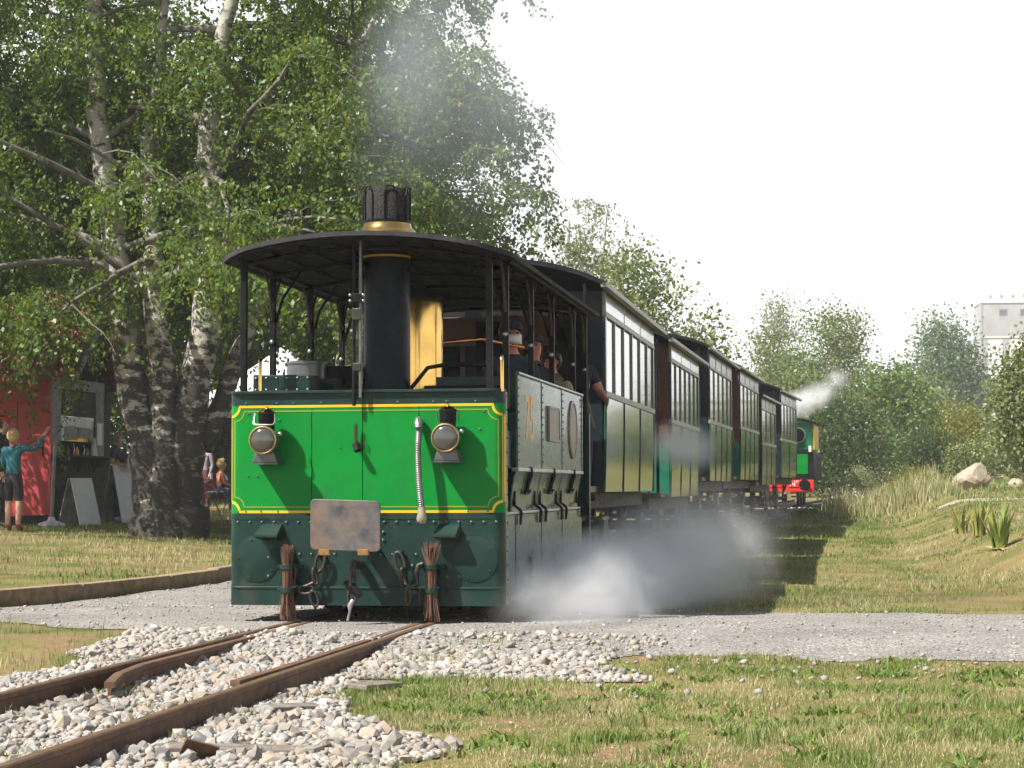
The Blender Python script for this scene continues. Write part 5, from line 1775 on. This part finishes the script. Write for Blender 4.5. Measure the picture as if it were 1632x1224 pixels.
# black front: boards below the counter, framed window above
for q in range(6):
    MB().box(KX - .025, KX, KY0 + .052, KY1 - .03, 0.14 + q * .176, 0.14 + q * .176 + .172).build('front_board', M['blackwood'], kiosk, bevel=0.003)
MB().box(KX - .18, KX + .22, KY0 + .06, KY1 + .05, 1.205, 1.24).build('counter', M['blackwood'], kiosk, bevel=0.004)
for y in (20.0, 20.8, 21.6):
    MB().prism([(KX, 1.2), (KX + .2, 1.2), (KX, .92)], y, y + .03).build('counter_bracket', M['blackwood'], kiosk)
for a, b in ((KY0 + .052, KY0 + .5), (KY1 - .75, KY1 - .35)):
    y = a
    while y < b - 0.02:
        MB().box(KX - .02, KX, y, y + .07, 1.9, 2.42).build('grey_board', M['greywood'], kiosk)
        y += .075
    MB().box(KX - .02, KX + .006, a, b, 1.243, 1.895).build('menu_board', M['greywood'], kiosk)
MB().box(KX - .02, KX + .012, KY0 + .052, KY1 - .35, 2.425, 2.62).build('front_lintel', M['greywood'], kiosk)
MB().box(KX - .02, KX, KY1 - .345, KY1 - .03, 1.243, 2.6).build('front_post', M['blackwood'], kiosk)
MB().box(KX - .03, KX - .02, KY0 + .5, KY1 - .75, 1.95, 2.42).build('raised_shutter', M['blackwood'], kiosk)
wp = MB().box(KX - .034, KX - .024, KY0 + .5, KY1 - .75, 1.5, 1.95).build('window_pane', M['glass'], kiosk)
for y0_, y1_, z0_, z1_, mt_ in ((20.02, 20.75, 1.78, 1.93, 'white'), (20.77, 21.5, 1.76, 1.93, 'white'), (20.02, 20.2, 1.5, 1.77, 'white'), (20.25, 20.85, 1.52, 1.75, 'greywood'), (20.9, 21.45, 1.56, 1.75, 'greywood')):
    MB().box(KX - .022, KX - .016, y0_, y1_, z0_, z1_).build('price_sheet', M[mt_], kiosk)
MB().box(KX + .008, KX + .014, KY1 - .72, KY1 - .45, 1.45, 1.86).build('menu_sheet', M['white'], kiosk)
# gable end and roof
ridge = (KE + 1.25)
MB().prism([(KY0, KE), (KY1, KE), ((KY0 + KY1) / 2, ridge)], KX - .04, KX - .01, 'yz').build('gable', M['blackwood'], kiosk)
sb_ = MB().box(KX, KX + .025, KY0 + .25, KY1 - .55, KE + .06, KE + .30).build('sign_board', M['blackwood'], kiosk)
text_mesh('sign_lettering', 'FRIANDISES', 0.30, mat('faded lettering', (0.33, 0.28, 0.21), 0.8, var=0.3, scale=20), sb_, Matrix.Translation((KX + .027, (KY0 + KY1) / 2 - .15, KE + .18)) @ Euler((R(90), 0, R(90))).to_matrix().to_4x4() @ Matrix.Diagonal((1.05, 0.85, 1, 1)), 0.002)
mid = (KY0 + KY1) / 2
for sgn, ya in ((-1, KY0 - .45), (1, KY1 + .45)):
    za = KE - .36 * (ridge - KE) / ((KY1 - KY0) / 2) + 0.03
    vs = [(KXL - .3, ya, za), (KX + .62, ya, za), (KX + .62, mid, ridge + .06), (KXL - .3, mid, ridge + .06)]
    MB().add(vs + [(v[0], v[1], v[2] + .05) for v in vs], [(0, 1, 2, 3), (4, 7, 6, 5), (0, 4, 5, 1), (1, 5, 6, 2), (2, 6, 7, 3), (3, 7, 4, 0)]).build('roof_slope', M['redroof'], kiosk)
    for q in range(9):
        xx = KXL - .2 + q * .45
        MB().tube([(xx, ya, za + .06), (xx, mid, ridge + .12)], 0.016, 5).build('roof_rib', M['redroof'], kiosk)
    vs = [(KX + .60, ya, za - .14), (KX + .60, ya, za + .04), (KX + .60, mid, ridge + .1), (KX + .60, mid, ridge - .1)]
    MB().add(vs + [(v[0] + .03, v[1], v[2]) for v in vs], [(0, 1, 2, 3), (4, 7, 6, 5), (0, 4, 5, 1), (1, 5, 6, 2), (2, 6, 7, 3), (3, 7, 4, 0)]).build('barge_board', M['greywood'], kiosk)
    MB().box(KXL - .3, KX + .62, ya - .03 if sgn < 0 else ya, ya if sgn < 0 else ya + .03, za - .1, za + .05).build('fascia_board', M['redroof'], kiosk)

# goods on the counter
for i, (y, h, r, c) in enumerate(((20.15, .17, .035, 'brownwood'), (20.45, .22, .03, 'glass'), (20.62, .16, .04, 'orange'), (20.95, .2, .03, 'glass'), (21.12, .15, .045, 'bronze'), (21.4, .24, .035, 'white'))):
    o = MB().lathe([(r, 0), (r, h * .6), (r * .5, h * .75), (r * .4, h), (r * .38, h)], (KX + .06, y, kz + 1.241), 'z', 14).build('bottle', M[c], None, smooth=40)
    tag(o, ['dark brown bottle nearest the red wall on the kiosk counter', 'dark glass bottle second from the red wall on the counter', 'orange bottle on the kiosk counter', 'dark glass bottle in the middle of the counter', 'squat bronze coloured jar on the kiosk counter', 'tall white bottle farthest along the kiosk counter'][i], 'bottle', 'goods on the kiosk counter')
cb = MB().prism([(21.55, 0), (21.75, 0), (21.60, .34), (21.57, .34)], KX + .02, KX + .04, 'yz').build('leaflet_stand', M['white'], None)
cb.location = (0, 0, kz + 1.242)
tag(cb, 'white leaflet stand leaning on the kiosk counter', 'stand')


def a_board(label, x, y, w, h, rz):
    g = thing('sandwich_board', label, 'sign', (x, y, at_ground(x, y)), rz, 'boards in front of the kiosk')
    for s in (-1, 1):
        vs = [(-w / 2, s * .24, 0), (w / 2, s * .24, 0), (w / 2, s * .015, h), (-w / 2, s * .015, h)]
        MB().add(vs + [(v[0], v[1] + s * .02, v[2]) for v in vs], [(0, 1, 2, 3), (4, 7, 6, 5), (0, 4, 5, 1), (1, 5, 6, 2), (2, 6, 7, 3), (3, 7, 4, 0)]).build('panel', M['white'] if s < 0 else M['greywood'], g)
    return g


a_board('white sandwich board next to the red door of the kiosk', -9.75, 19.75, 0.55, 0.82, R(70))
a_board('taller grey sandwich board at the right end of the kiosk front', -9.55, 21.35, 0.62, 1.05, R(72))
ps = thing('parasol_stand', 'folded parasol pole in a white foot beside the red door', 'parasol', (-9.95, 18.95, at_ground(-9.95, 18.95)))
MB().tube([(0, 0, .05), (.02, 0, .7), (.05, .02, 1.45)], [.03, .035, .03], 10).build('pole', M['trim'], ps, smooth=60)
MB().lathe([(.26, 0), (.24, .05), (.08, .1), (.05, .16)], (0, 0, 0), 'z', 4).build('foot', M['white'], ps)

# ------------------------------------------------------------------ white tent, table, chair
tz = at_ground(-10, 32)
tent = thing('marquee_tent', 'white pointed marquee tent on the lawn behind the birch', 'tent', (-9.75, 33.2, tz))
hw_ = 1.65
vs, fs = [(0, 0, 3.95)], []
ring = []
for k in range(32):
    t = k / 32 * 4
    side = int(t)
    f_ = t - side
    a, b = [(-1, -1), (1, -1), (1, 1), (-1, 1)][side], [(1, -1), (1, 1), (-1, 1), (-1, -1)][side]
    ring.append((a[0] + (b[0] - a[0]) * f_, a[1] + (b[1] - a[1]) * f_))
for lv_, (sc_, z_) in enumerate(((.35, 3.42), (.7, 2.95), (1.0, 2.62), (1.005, 2.28))):
    for (a, b) in ring:
        vs.append((a * hw_ * sc_, b * hw_ * sc_, z_ - (0.03 * math.sin(a * 9 + b * 7) if lv_ == 3 else 0)))
for k in range(32):
    fs.append((0, 1 + k, 1 + (k + 1) % 32))
    for l in range(3):
        o_ = 1 + l * 32
        fs.append((o_ + k, o_ + 32 + k, o_ + 32 + (k + 1) % 32, o_ + (k + 1) % 32))
cn_ = MB().add(vs, fs).build('canopy', M['tent'], tent, smooth=30)
sol = cn_.modifiers.new('thick', 'SOLIDIFY')
sol.thickness = 0.01
for sx_ in (-1, 1):
    for sy_ in (-1, 1):
        MB().cyl((sx_ * 1.6, sy_ * 1.6, 0), (sx_ * 1.6, sy_ * 1.6, 2.62), .025, n=8).build('pole', M['steel'], tent)
tb = thing('picnic_table', 'dark red slatted picnic table on the lawn right of the birch trunk', 'table', (-10.95, 30.6, at_ground(-10.95, 30.6)), 0.1)
darkred = mat('dark red slats', (0.10, 0.02, 0.022), 0.5, var=0.2)
for q in range(5):
    MB().box(-.9, .9, -.36 + q * .145, -.36 + q * .145 + .13, .70, .73).build('slat', darkred, tb)
for q in range(3):
    MB().box(-.9, .9, -.78, -.75, .3 + q * .12, .4 + q * .12).build('bench_slat', darkred, tb)
for sx_ in (-.7, .7):
    MB().box(sx_ - .03, sx_ + .03, -.3, .3, 0, .70).build('leg', darkred, tb)
for i, (x_, h_) in enumerate(((-.5, .12), (.0, .09), (.25, .14))):
    o = MB().lathe([(.035, 0), (.04, h_)], (-10.95 + x_, 30.5, at_ground(-10.95, 30.6) + .731), 'z', 10).build('cup', M['white'])
    tag(o, ['white cup at the left end of the red table', 'small white cup in the middle of the red table', 'tall white cup beside the salmon jacket'][i], 'cup', 'cups on the picnic table')
fc = thing('folding_chair', 'blue metal folding chair under the person in salmon', 'chair', (-10.30, 29.9, at_ground(-10.3, 29.9)), -0.3)
bl = mat('blue chair paint', (0.10, 0.2, 0.24), 0.4)
for s in (-.2, .2):
    MB().tube([(s, -.25, 0), (s, .2, .46), (s, .24, .85)], .014, 6).build('leg', bl, fc)
    MB().tube([(s, .28, 0), (s, -.2, .45)], .014, 6).build('leg', bl, fc)
MB().box(-.21, .21, -.2, .2, .45, .47).build('seat', bl, fc)
MB().box(-.2, .2, .22, .245, .62, .84).build('backrest', bl, fc)


# ------------------------------------------------------------------ people
SKIN = mat('skin', (0.52, 0.29, 0.20), 0.5, var=0.08)
SKINR = mat('ruddy skin', (0.50, 0.20, 0.14), 0.5, var=0.08)


def cloth(name, c):
    return mat(name, c, 0.85, var=0.18, scale=9, bump=0.15, bump_scale=14)


NAVY, BLACKC, DENIM = cloth('navy cloth', (0.02, 0.026, 0.04)), cloth('black cloth', (0.014, 0.014, 0.016)), cloth('denim', (0.06, 0.10, 0.17))
SHOEW, SHOEB = cloth('white shoe', (0.6, 0.6, 0.58)), cloth('dark shoe', (0.03, 0.025, 0.02))
HAIRB, HAIRG, HAIRD = mat('blond hair', (0.48, 0.34, 0.15), 0.6, var=0.35, scale=30), mat('grey hair', (0.33, 0.29, 0.25), 0.6, var=0.35, scale=30), mat('dark hair', (0.03, 0.022, 0.018), 0.5, var=0.3, scale=30)
EYE = mat('eye', (0.02, 0.015, 0.012), 0.2)

BASE = dict(pel=(0, 0, .53), mid=(0, 0, .63), chest=(0, .005, .75), nb=(0, .012, .825), nt=(0, .0, .862), jaw=(0, -.012, .888), head=(0, -.004, .925), top=(0, .004, .968),
            shL=(.105, .01, .80), elL=(.14, .02, .635), wrL=(.145, -.04, .495), haL=(.143, -.055, .452),
            shR=(-.105, .01, .80), elR=(-.14, .02, .635), wrR=(-.145, -.04, .495), haR=(-.143, -.055, .452),
            hiL=(.052, 0, .50), knL=(.057, -.015, .28), anL=(.058, .008, .045), toL=(.066, -.075, .017),
            hiR=(-.052, 0, .50), knR=(-.057, -.015, .28), anR=(-.058, .008, .045), toR=(-.066, -.075, .017))
RAD = dict(pel=(.086, .062), mid=(.078, .056), chest=(.092, .06), nb=(.05, .042), nt=(.032, .034), jaw=(.036, .042), head=(.045, .054), top=(.032, .038),
           sh=(.042, .042), el=(.027, .027), wr=(.018, .018), ha=(.022, .013), hi=(.06, .06), kn=(.037, .038), an=(.024, .026), to=(.024, .016))
BONES = [('pel', 'mid', 'top'), ('mid', 'chest', 'top'), ('chest', 'nb', 'top'), ('nb', 'nt', 'skin'), ('nt', 'jaw', 'skin'), ('jaw', 'head', 'skin'), ('head', 'top', 'skin')]
for s_ in 'LR':
    BONES += [('chest', 'sh' + s_, 'top'), ('sh' + s_, 'el' + s_, 'upper'), ('el' + s_, 'wr' + s_, 'fore'), ('wr' + s_, 'ha' + s_, 'skin'),
              ('pel', 'hi' + s_, 'bottom'), ('hi' + s_, 'kn' + s_, 'bottom'), ('kn' + s_, 'an' + s_, 'shin'), ('an' + s_, 'to' + s_, 'shoe')]


def person(label, loc, rz, H, top, bottom, pose=None, skin=None, shoe=None, hair=None, sleeve='long', legs='long', hairstyle='short', cap=None, mask=None, group=None, plump=1.0):
    """one continuous body grown round a posed skeleton; hair, cap and mask are its children. Faces -y before turning."""
    skin = skin or SKIN
    J = {k: Vector(v) * H for k, v in {**BASE, **(pose or {})}.items()}
    names = list(J)
    idx = {n: i for i, n in enumerate(names)}
    verts = [tuple(J[n]) for n in names]
    edges = [(idx[a], idx[b]) for a, b, _ in BONES]
    rads = []
    for n in names:
        r_ = RAD.get(n) or RAD[n[:2]]
        k_ = plump if n in ('pel', 'mid', 'chest') or n[:2] in ('hi',) else 1.0
        rads.append((r_[0] * H * k_, r_[1] * H * k_))
    roots = [idx['pel']]
    # five fingers to each hand
    for s_ in 'LR':
        d = (J['ha' + s_] - J['wr' + s_]).normalized()
        side = d.cross(Vector((1, 0, 0)) if abs(d.x) < .8 else Vector((0, 1, 0))).normalized()
        inw = d.cross(side)
        for f_ in range(5):
            if f_ < 4:
                o_ = side * (f_ - 1.5) * 0.0115 * H
                p0 = J['ha' + s_] + o_ * .7
                ln = (.036, .042, .039, .03)[f_] * H
                chain = [p0, p0 + d * ln * .7 + o_ * .4, p0 + d * ln * 1.25 + inw * ln * .25 + o_ * .5]
            else:
                p0 = J['wr' + s_].lerp(J['ha' + s_], .5)
                chain = [p0, p0 + (d * .5 - side * .9) * .024 * H, p0 + (d * 1.1 - side * 1.1) * .034 * H]
            o0 = len(verts)
            roots.append(o0)
            for q, c in enumerate(chain):
                verts.append(tuple(c))
                rads.append((.0052 * H * (1 - .12 * q),) * 2)
                if q:
                    edges.append((o0 + q - 1, o0 + q))
    me = bpy.data.meshes.new('body_skeleton')
    me.from_pydata(verts, edges, [])
    tmp = bpy.data.objects.new('body_skeleton', me)
    sk = tmp.modifiers.new('skin', 'SKIN')
    sk.use_smooth_shade = True
    sk.branch_smoothing = 0.6
    for i, v in enumerate(me.skin_vertices[0].data):
        v.radius = rads[i]
        v.use_root = i in roots
    ss = tmp.modifiers.new('sub', 'SUBSURF')
    ss.levels = ss.render_levels = 2
    body = eval_mesh(tmp)
    bpy.data.objects.remove(tmp)
    # nose and ears are drawn out of the head
    hd, hr = J['head'], .054 * H
    fwd = (J['jaw'] - J['head'])
    fdir = Vector((0, -1, 0))
    if 'face' in (pose or {}):
        fdir = Vector(pose['face']).normalized()
    for v in body.vertices:
        q = v.co - (hd + fdir * hr * .95 - Vector((0, 0, hr * .12)))
        if q.length < .3 * hr:
            v.co += fdir * hr * .35 * (1 - q.length / (.3 * hr))
        for s_ in (-1, 1):
            q = v.co - (hd + Vector((-fdir.y, fdir.x, 0)) * s_ * hr * .85)
            if q.length < .3 * hr:
                v.co += Vector((-fdir.y, fdir.x, 0)) * s_ * hr * .22
    for m_ in (top, bottom, skin, shoe or SHOEB):
        body.materials.append(m_)
    slot = {'top': 0, 'upper': 0, 'fore': 0 if sleeve == 'long' else 2, 'skin': 2, 'bottom': 1, 'shin': 1 if legs == 'long' else 2, 'shoe': 3}
    A = np.array([tuple(J[a]) for a, b, _ in BONES])
    B = np.array([tuple(J[b]) for a, b, _ in BONES])
    K = [slot[t_] for _, _, t_ in BONES]
    for p in body.polygons:
        c = np.array(p.center)
        t_ = np.clip(((c - A) * (B - A)).sum(1) / ((B - A) ** 2).sum(1), 0, 1)
        d_ = np.linalg.norm(A + (B - A) * t_[:, None] - c, axis=1)
        k_ = int(np.argmin(d_))
        mslot = K[k_]
        bn = BONES[k_]
        if sleeve == 'short' and bn[2] == 'upper' and t_[k_] > .6:
            mslot = 2
        if legs == 'shorts' and bn[0][:2] == 'hi' and t_[k_] > .92:
            mslot = 2
        if bn[2] == 'top' and bn[0] == 'pel' and t_[k_] < .25:
            mslot = 1
        if bn[2] == 'shoe' or (bn[2] == 'shin' and t_[k_] > .93):
            mslot = 3
        if mslot == 2 and bn[0] == 'nb' and t_[k_] < .3:
            mslot = 0
        p.material_index = mslot
        p.use_smooth = True
    o = bpy.data.objects.new('person', body)
    COL.objects.link(o)
    o.location = loc
    o.rotation_euler = (0, 0, rz)
    tag(o, label, 'person', group)
    right = Vector((-fdir.y, fdir.x, 0))
    for s_ in (-1, 1):
        MB().ball(tuple(hd + fdir * hr * .88 + right * s_ * hr * .36 + Vector((0, 0, hr * .1))), hr * .11, 8, 6).build('eye', EYE, o, smooth=60)
    if hair:
        # a shell of locks over the back and crown of the head
        hm = MB()
        cc = hd + Vector((0, 0, hr * .22)) - fdir * hr * .22
        R_ = hr * (1.12 if hairstyle != 'curly' else 1.25)
        n_, m_ = 20, 12
        hm.ball(tuple(cc), R_, n_, m_, (1, 1.05, 1.02))
        ho = hm.build('hair', hair, o, smooth=70)
        for v in ho.data.vertices:
            q = v.co - cc
            if q.dot(fdir) > R_ * .42 and q.z < R_ * .55:       # open over the face
                v.co -= fdir * (q.dot(fdir) - R_ * .1) * .9
            v.co += q.normalized() * R_ * (random.uniform(-.05, .07) if hairstyle != 'curly' else random.uniform(-.10, .22))
            if hairstyle == 'bob' and q.z < 0:
                v.co.z -= R_ * .22
    if cap:
        cc = hd + Vector((0, 0, hr * .42))
        cm = MB().lathe([(hr * 1.06, 0), (hr * 1.04, hr * .3), (hr * .85, hr * .62), (hr * .45, hr * .82), (hr * .05, hr * .86)], tuple(cc), 'z', 20).build('cap', cap, o, smooth=60)
        vs = []
        for k in range(9):
            t_ = -1.1 + 2.2 * k / 8
            e = fdir * math.cos(t_) + right * math.sin(t_)
            vs += [tuple(cc + e * hr * 1.0 + Vector((0, 0, hr * .06))), tuple(cc + e * hr * 1.0 + fdir * hr * .7 * math.cos(t_) ** .5 if math.cos(t_) > 0 else cc + e * hr), ]
        MB().add(vs, [(2 * k, 2 * k + 1, 2 * k + 3, 2 * k + 2) for k in range(8)]).build('peak', cap, cm)
    if mask:
        vs, fs = [], []
        for r_ in range(4):
            for k in range(9):
                t_ = -1.15 + 2.3 * k / 8
                e = fdir * math.cos(t_) + right * math.sin(t_) * .92
                bul = (1.08, 1.26, 1.22, 1.02)[r_] if abs(t_) < .7 else 1.04
                vs.append(tuple(hd + e * hr * bul - Vector((0, 0, hr * (.02 + .3 * r_)))))
        for r_ in range(3):
            for k in range(8):
                fs.append((r_ * 9 + k, r_ * 9 + k + 1, r_ * 9 + k + 10, r_ * 9 + k + 9))
        mo = MB().add(vs, fs).build('face_mask', mask, o, smooth=60)
        mo.modifiers.new('thick', 'SOLIDIFY').thickness = 0.003
    return o


G = lambda x, y: (x, y, at_ground(x, y))
MASKM = mat('pale blue mask', (0.55, 0.66, 0.70), 0.8, var=0.05)
# by the kiosk
person('woman in a teal jacket and dark shorts pointing up at the kiosk', G(-9.42, 16.0), R(172), 1.63, cloth('teal cloth', (0.012, 0.12, 0.16)), cloth('dark shorts', (0.02, 0.018, 0.024)),
       dict(shL=(.105, .0, .81), elL=(.13, -.03, .64), wrL=(.10, -.12, .55), haL=(.09, -.15, .535),
            shR=(-.11, .0, .815), elR=(-.22, -.02, .79), wrR=(-.305, -.05, .93), haR=(-.325, -.055, .972)), hair=HAIRB, hairstyle='bob', legs='shorts', shoe=cloth('red shoe', (0.28, 0.05, 0.05)), plump=1.12)
person('person in a red cap standing at the left edge behind the woman in teal', G(-9.98, 16.9), R(95), 1.84, BLACKC, BLACKC, cap=cloth('red cap', (0.55, 0.03, 0.02)), hair=HAIRD)
person('shorter person in a red hat cut by the left edge of the view', G(-10.62, 18.3), R(120), 1.50, cloth('orange top', (0.5, 0.09, 0.05)), BLACKC, cap=cloth('red hat', (0.60, 0.04, 0.02)), hair=HAIRD)
hold = dict(elL=(.14, .0, .655), wrL=(.05, -.13, .66), haL=(.01, -.145, .675), elR=(-.14, .0, .64), wrR=(-.05, -.135, .63), haR=(-.01, -.15, .64))
pm = person('woman in a face mask holding a white folder between kiosk and birch', G(-9.62, 21.4), R(78), 1.66, cloth('black and grey top', (0.05, 0.055, 0.065)), NAVY, hold, mask=MASKM, hair=HAIRG, sleeve='short', shoe=SHOEW)
fo = MB().obox((0, 0, 0), (0.30, 0.02, 0.36), (0.15, 0, 0)).build('folder', M['white'], None, bevel=0.004)
fo.location = (-9.62 + 0.27, 21.4 - 0.06, at_ground(-9.62, 21.4) + 1.13)
fo.rotation_euler = (0, 0, R(78))
tag(fo, 'white folder held by the masked woman', 'folder')
sit = dict(pel=(0, .03, .27), mid=(0, .03, .37), chest=(0, .0, .49), nb=(0, -.01, .565), nt=(0, -.025, .60), jaw=(0, -.04, .626), head=(0, -.032, .663), top=(0, -.025, .706),
           shL=(.105, .0, .54), elL=(.13, -.04, .40), wrL=(.08, -.15, .36), haL=(.06, -.19, .355), shR=(-.105, 0, .54), elR=(-.13, -.04, .40), wrR=(-.08, -.15, .36), haR=(-.06, -.19, .355),
           hiL=(.055, .0, .26), knL=(.075, -.24, .275), anL=(.07, -.235, .045), toL=(.075, -.31, .017), hiR=(-.055, 0, .26), knR=(-.075, -.24, .275), anR=(-.07, -.235, .045), toR=(-.075, -.31, .017))
person('seated person in a pale blue jacket and jeans behind the masked woman', G(-10.45, 24.2), R(150), 1.70, cloth('pale blue jacket', (0.16, 0.29, 0.42)), DENIM, sit, hair=HAIRG, shoe=SHOEW, group='seated visitors')
bn = thing('bench', 'low dark bench under the person in the pale blue jacket', 'bench', G(-10.45, 24.3), R(150))
for q in range(3):
    MB().box(-.6, .6, -.16 + q * .12, -.06 + q * .12, .34, .37).build('slat', M['blackwood'], bn)
for s_ in (-.5, .5):
    MB().box(s_ - .03, s_ + .03, -.15, .2, 0, .338).build('leg', M['blackwood'], bn)
person('blond person in a salmon jacket seated on the blue folding chair', G(-10.30, 29.9), R(120), 1.62, cloth('salmon jacket', (0.52, 0.20, 0.14)), DENIM, {**sit, 'pel': (0, .03, .31), 'hiL': (.055, 0, .30), 'hiR': (-.055, 0, .30)}, hair=HAIRB, hairstyle='curly', group='seated visitors')
person('grey haired visitor in a grey blue top beyond the red table', G(-11.75, 32.0), R(20), 1.72, cloth('grey blue top', (0.22, 0.26, 0.34)), DENIM, hair=HAIRG, group='visitors by the tent')
person('visitor in a maroon top and grey waistcoat behind the red table', G(-11.2, 31.6), R(-30), 1.66, cloth('grey waistcoat', (0.24, 0.2, 0.22)), cloth('maroon trousers', (0.1, 0.03, 0.03)), hair=HAIRG, group='visitors by the tent')
person('visitor in orange with a pale hat half hidden by the engine', G(-9.85, 30.6), R(-60), 1.64, cloth('orange shirt', (0.5, 0.17, 0.05)), DENIM, cap=cloth('pale hat', (0.6, 0.55, 0.42)), hair=HAIRG, group='visitors by the tent')
# on the engine
person('engine driver in a white face mask and dark cap behind the brass dome', (0.70, 2.55, 0.70), R(25), 1.74, NAVY, NAVY, mask=M['white'], cap=NAVY, hair=HAIRD, skin=SKINR, group='crew on the engine')
person('crewman in a black shirt with a ruddy face leaning on the tank', (0.74, 3.55, 0.70), R(50), 1.70, BLACKC, DENIM, dict(elR=(-.15, -.06, .64), wrR=(-.10, -.17, .655), haR=(-.06, -.19, .66)), skin=SKINR, cap=BLACKC, hair=HAIRD, sleeve='short', group='crew on the engine')
person('crewman in a khaki shirt bending behind the engine tank', (0.78, 4.5, 0.70), R(-20), 1.60, cloth('khaki shirt', (0.30, 0.25, 0.15)), BLACKC, dict(elL=(.15, -.05, .64), wrL=(.12, -.16, .60), haL=(.11, -.19, .60)), skin=SKINR, cap=BLACKC, hair=HAIRD, group='crew on the engine')
person('man in a dark cap and bib looking out from the rear of the engine', (0.86, 5.85, 0.84), R(48), 1.72, NAVY, NAVY, dict(elR=(-.17, -.03, .68), wrR=(-.13, -.13, .60), haR=(-.12, -.17, .585), elL=(.15, -.03, .65), wrL=(.10, -.14, .60), haL=(.08, -.175, .59)), skin=SKINR, cap=BLACKC, hair=HAIRD, sleeve='short', group='crew on the engine')


# ------------------------------------------------------------------ smoke and steam
def puff(name, label, c, rad, dens, col, scale, rot=(0, 0, 0), lo=0.42, hi=0.68, cat='steam', power=1.0, seed=0.0):
    """a cloud: density falls off from the middle and is torn by noise"""
    me = bpy.data.meshes.new(name)
    bm = bmesh.new()
    bmesh.ops.create_icosphere(bm, subdivisions=3, radius=1.0)
    bm.to_mesh(me)
    bm.free()
    m = bpy.data.materials.new(name)
    m.use_nodes = True
    nt = m.node_tree
    nt.nodes.remove(nt.nodes['Principled BSDF'])
    pv = nt.nodes.new('ShaderNodeVolumePrincipled')
    pv.inputs['Color'].default_value = (*col, 1)
    pv.inputs['Anisotropy'].default_value = 0.2
    tcn = nt.nodes.new('ShaderNodeTexCoord')
    ln = nt.nodes.new('ShaderNodeVectorMath')
    ln.operation = 'LENGTH'
    nt.links.new(tcn.outputs['Object'], ln.inputs[0])
    fall = _range(nt, ln.outputs['Value'], 0.15, 0.97, 1.0, 0.0)
    geo = nt.nodes.new('ShaderNodeNewGeometry')
    off = nt.nodes.new('ShaderNodeVectorMath')
    off.operation = 'ADD'
    off.inputs[1].default_value = (seed, seed * 1.7, seed * .6)
    nt.links.new(geo.outputs['Position'], off.inputs[0])
    nn_ = nt.nodes.new('ShaderNodeTexNoise')
    nn_.inputs['Scale'].default_value = scale
    nn_.inputs['Detail'].default_value = 5
    nn_.inputs['Roughness'].default_value = 0.62
    nn_.inputs['Distortion'].default_value = 0.7
    nt.links.new(off.outputs[0], nn_.inputs['Vector'])
    # noise tears the whole body, the fall-off only thins it outwards
    sub = nt.nodes.new('ShaderNodeMath')
    sub.operation = 'MULTIPLY_ADD'
    nt.links.new(fall, sub.inputs[0])
    sub.inputs[1].default_value = 0.22
    nt.links.new(nn_.outputs['Fac'], sub.inputs[2])
    sh = _range(nt, sub.outputs[0], lo + .08, hi + .12, 0.0, 1.0)
    mu = nt.nodes.new('ShaderNodeMath')
    mu.operation = 'MULTIPLY'
    nt.links.new(sh, mu.inputs[0])
    nt.links.new(fall, mu.inputs[1])
    md = nt.nodes.new('ShaderNodeMath')
    md.operation = 'MULTIPLY'
    md.inputs[1].default_value = dens
    nt.links.new(mu.outputs[0], md.inputs[0])
    nt.links.new(md.outputs[0], pv.inputs['Density'])
    nt.links.new(pv.outputs[0], nt.nodes['Material Output'].inputs['Volume'])
    me.materials.append(m)
    o = bpy.data.objects.new(name, me)
    COL.objects.link(o)
    o.location = c
    o.scale = rad
    o.rotation_euler = rot
    return tag(o, label, cat, kind='stuff')


W_ = (0.985, 0.987, 0.99)
puff('steam_cloud', 'dense low steam cloud blowing out beside the engine wheels', (1.52, 2.2, 0.14), (0.95, 3.2, 0.56), 6.0, W_, 1.9)
puff('steam_billow', 'taller steam billow at the rear corner of the engine', (2.0, 4.6, 0.30), (1.15, 3.2, 0.72), 1.6, W_, 1.5, seed=29)
puff('steam_wisp', 'thin grey steam drifting under the first coach', (2.05, 8.4, 0.50), (1.1, 4.6, 0.80), 0.26, W_, 1.2, seed=3)
puff('steam_puff', 'pale steam wisp along the side of the first two coaches', (1.66, 9.6, 1.46), (0.45, 5.0, 0.36), 1.0, W_, 1.8, seed=7)
puff('smoke_column', 'thin blue grey smoke rising from the engine chimney', (0.16, 0.95, 4.35), (0.55, 0.65, 1.4), 0.6, (0.66, 0.73, 0.80), 1.6, (0, R(12), 0), lo=.3, cat='smoke', seed=11)
puff('smoke_drift', 'faint smoke drifting to the right over the birch crown', (1.05, 2.4, 4.8), (1.7, 2.0, 1.9), 0.22, (0.76, 0.82, 0.88), 0.8, (0, R(25), 0), lo=.2, cat='smoke', seed=15)
puff('steam_plume', 'white plume blowing from the rear engine chimney', (2.4, 48.2, 3.55), (1.2, 0.8, 0.60), 6.0, W_, 1.7, (0, R(-20), 0), seed=19)
puff('steam_tuft', 'small torn tuft at the end of the rear engine plume', (3.35, 48.5, 4.2), (0.6, 0.5, 0.6), 3.0, W_, 2.0, seed=23)
HAZE = 0.0005
if HAZE:
    hz = MB().box(-140, 140, -18, 560, -8, 70).build('haze', bpy.data.materials.new('thin summer haze'), None)
    hm_ = hz.data.materials[0]
    hm_.use_nodes = True
    hn = hm_.node_tree
    hn.nodes.remove(hn.nodes['Principled BSDF'])
    hv = hn.nodes.new('ShaderNodeVolumePrincipled')
    hv.inputs['Color'].default_value = (0.93, 0.96, 1.0, 1)
    hv.inputs['Density'].default_value = HAZE
    hn.links.new(hv.outputs[0], hn.nodes['Material Output'].inputs['Volume'])
    tag(hz, 'thin summer haze over the whole place', 'haze', kind='stuff')
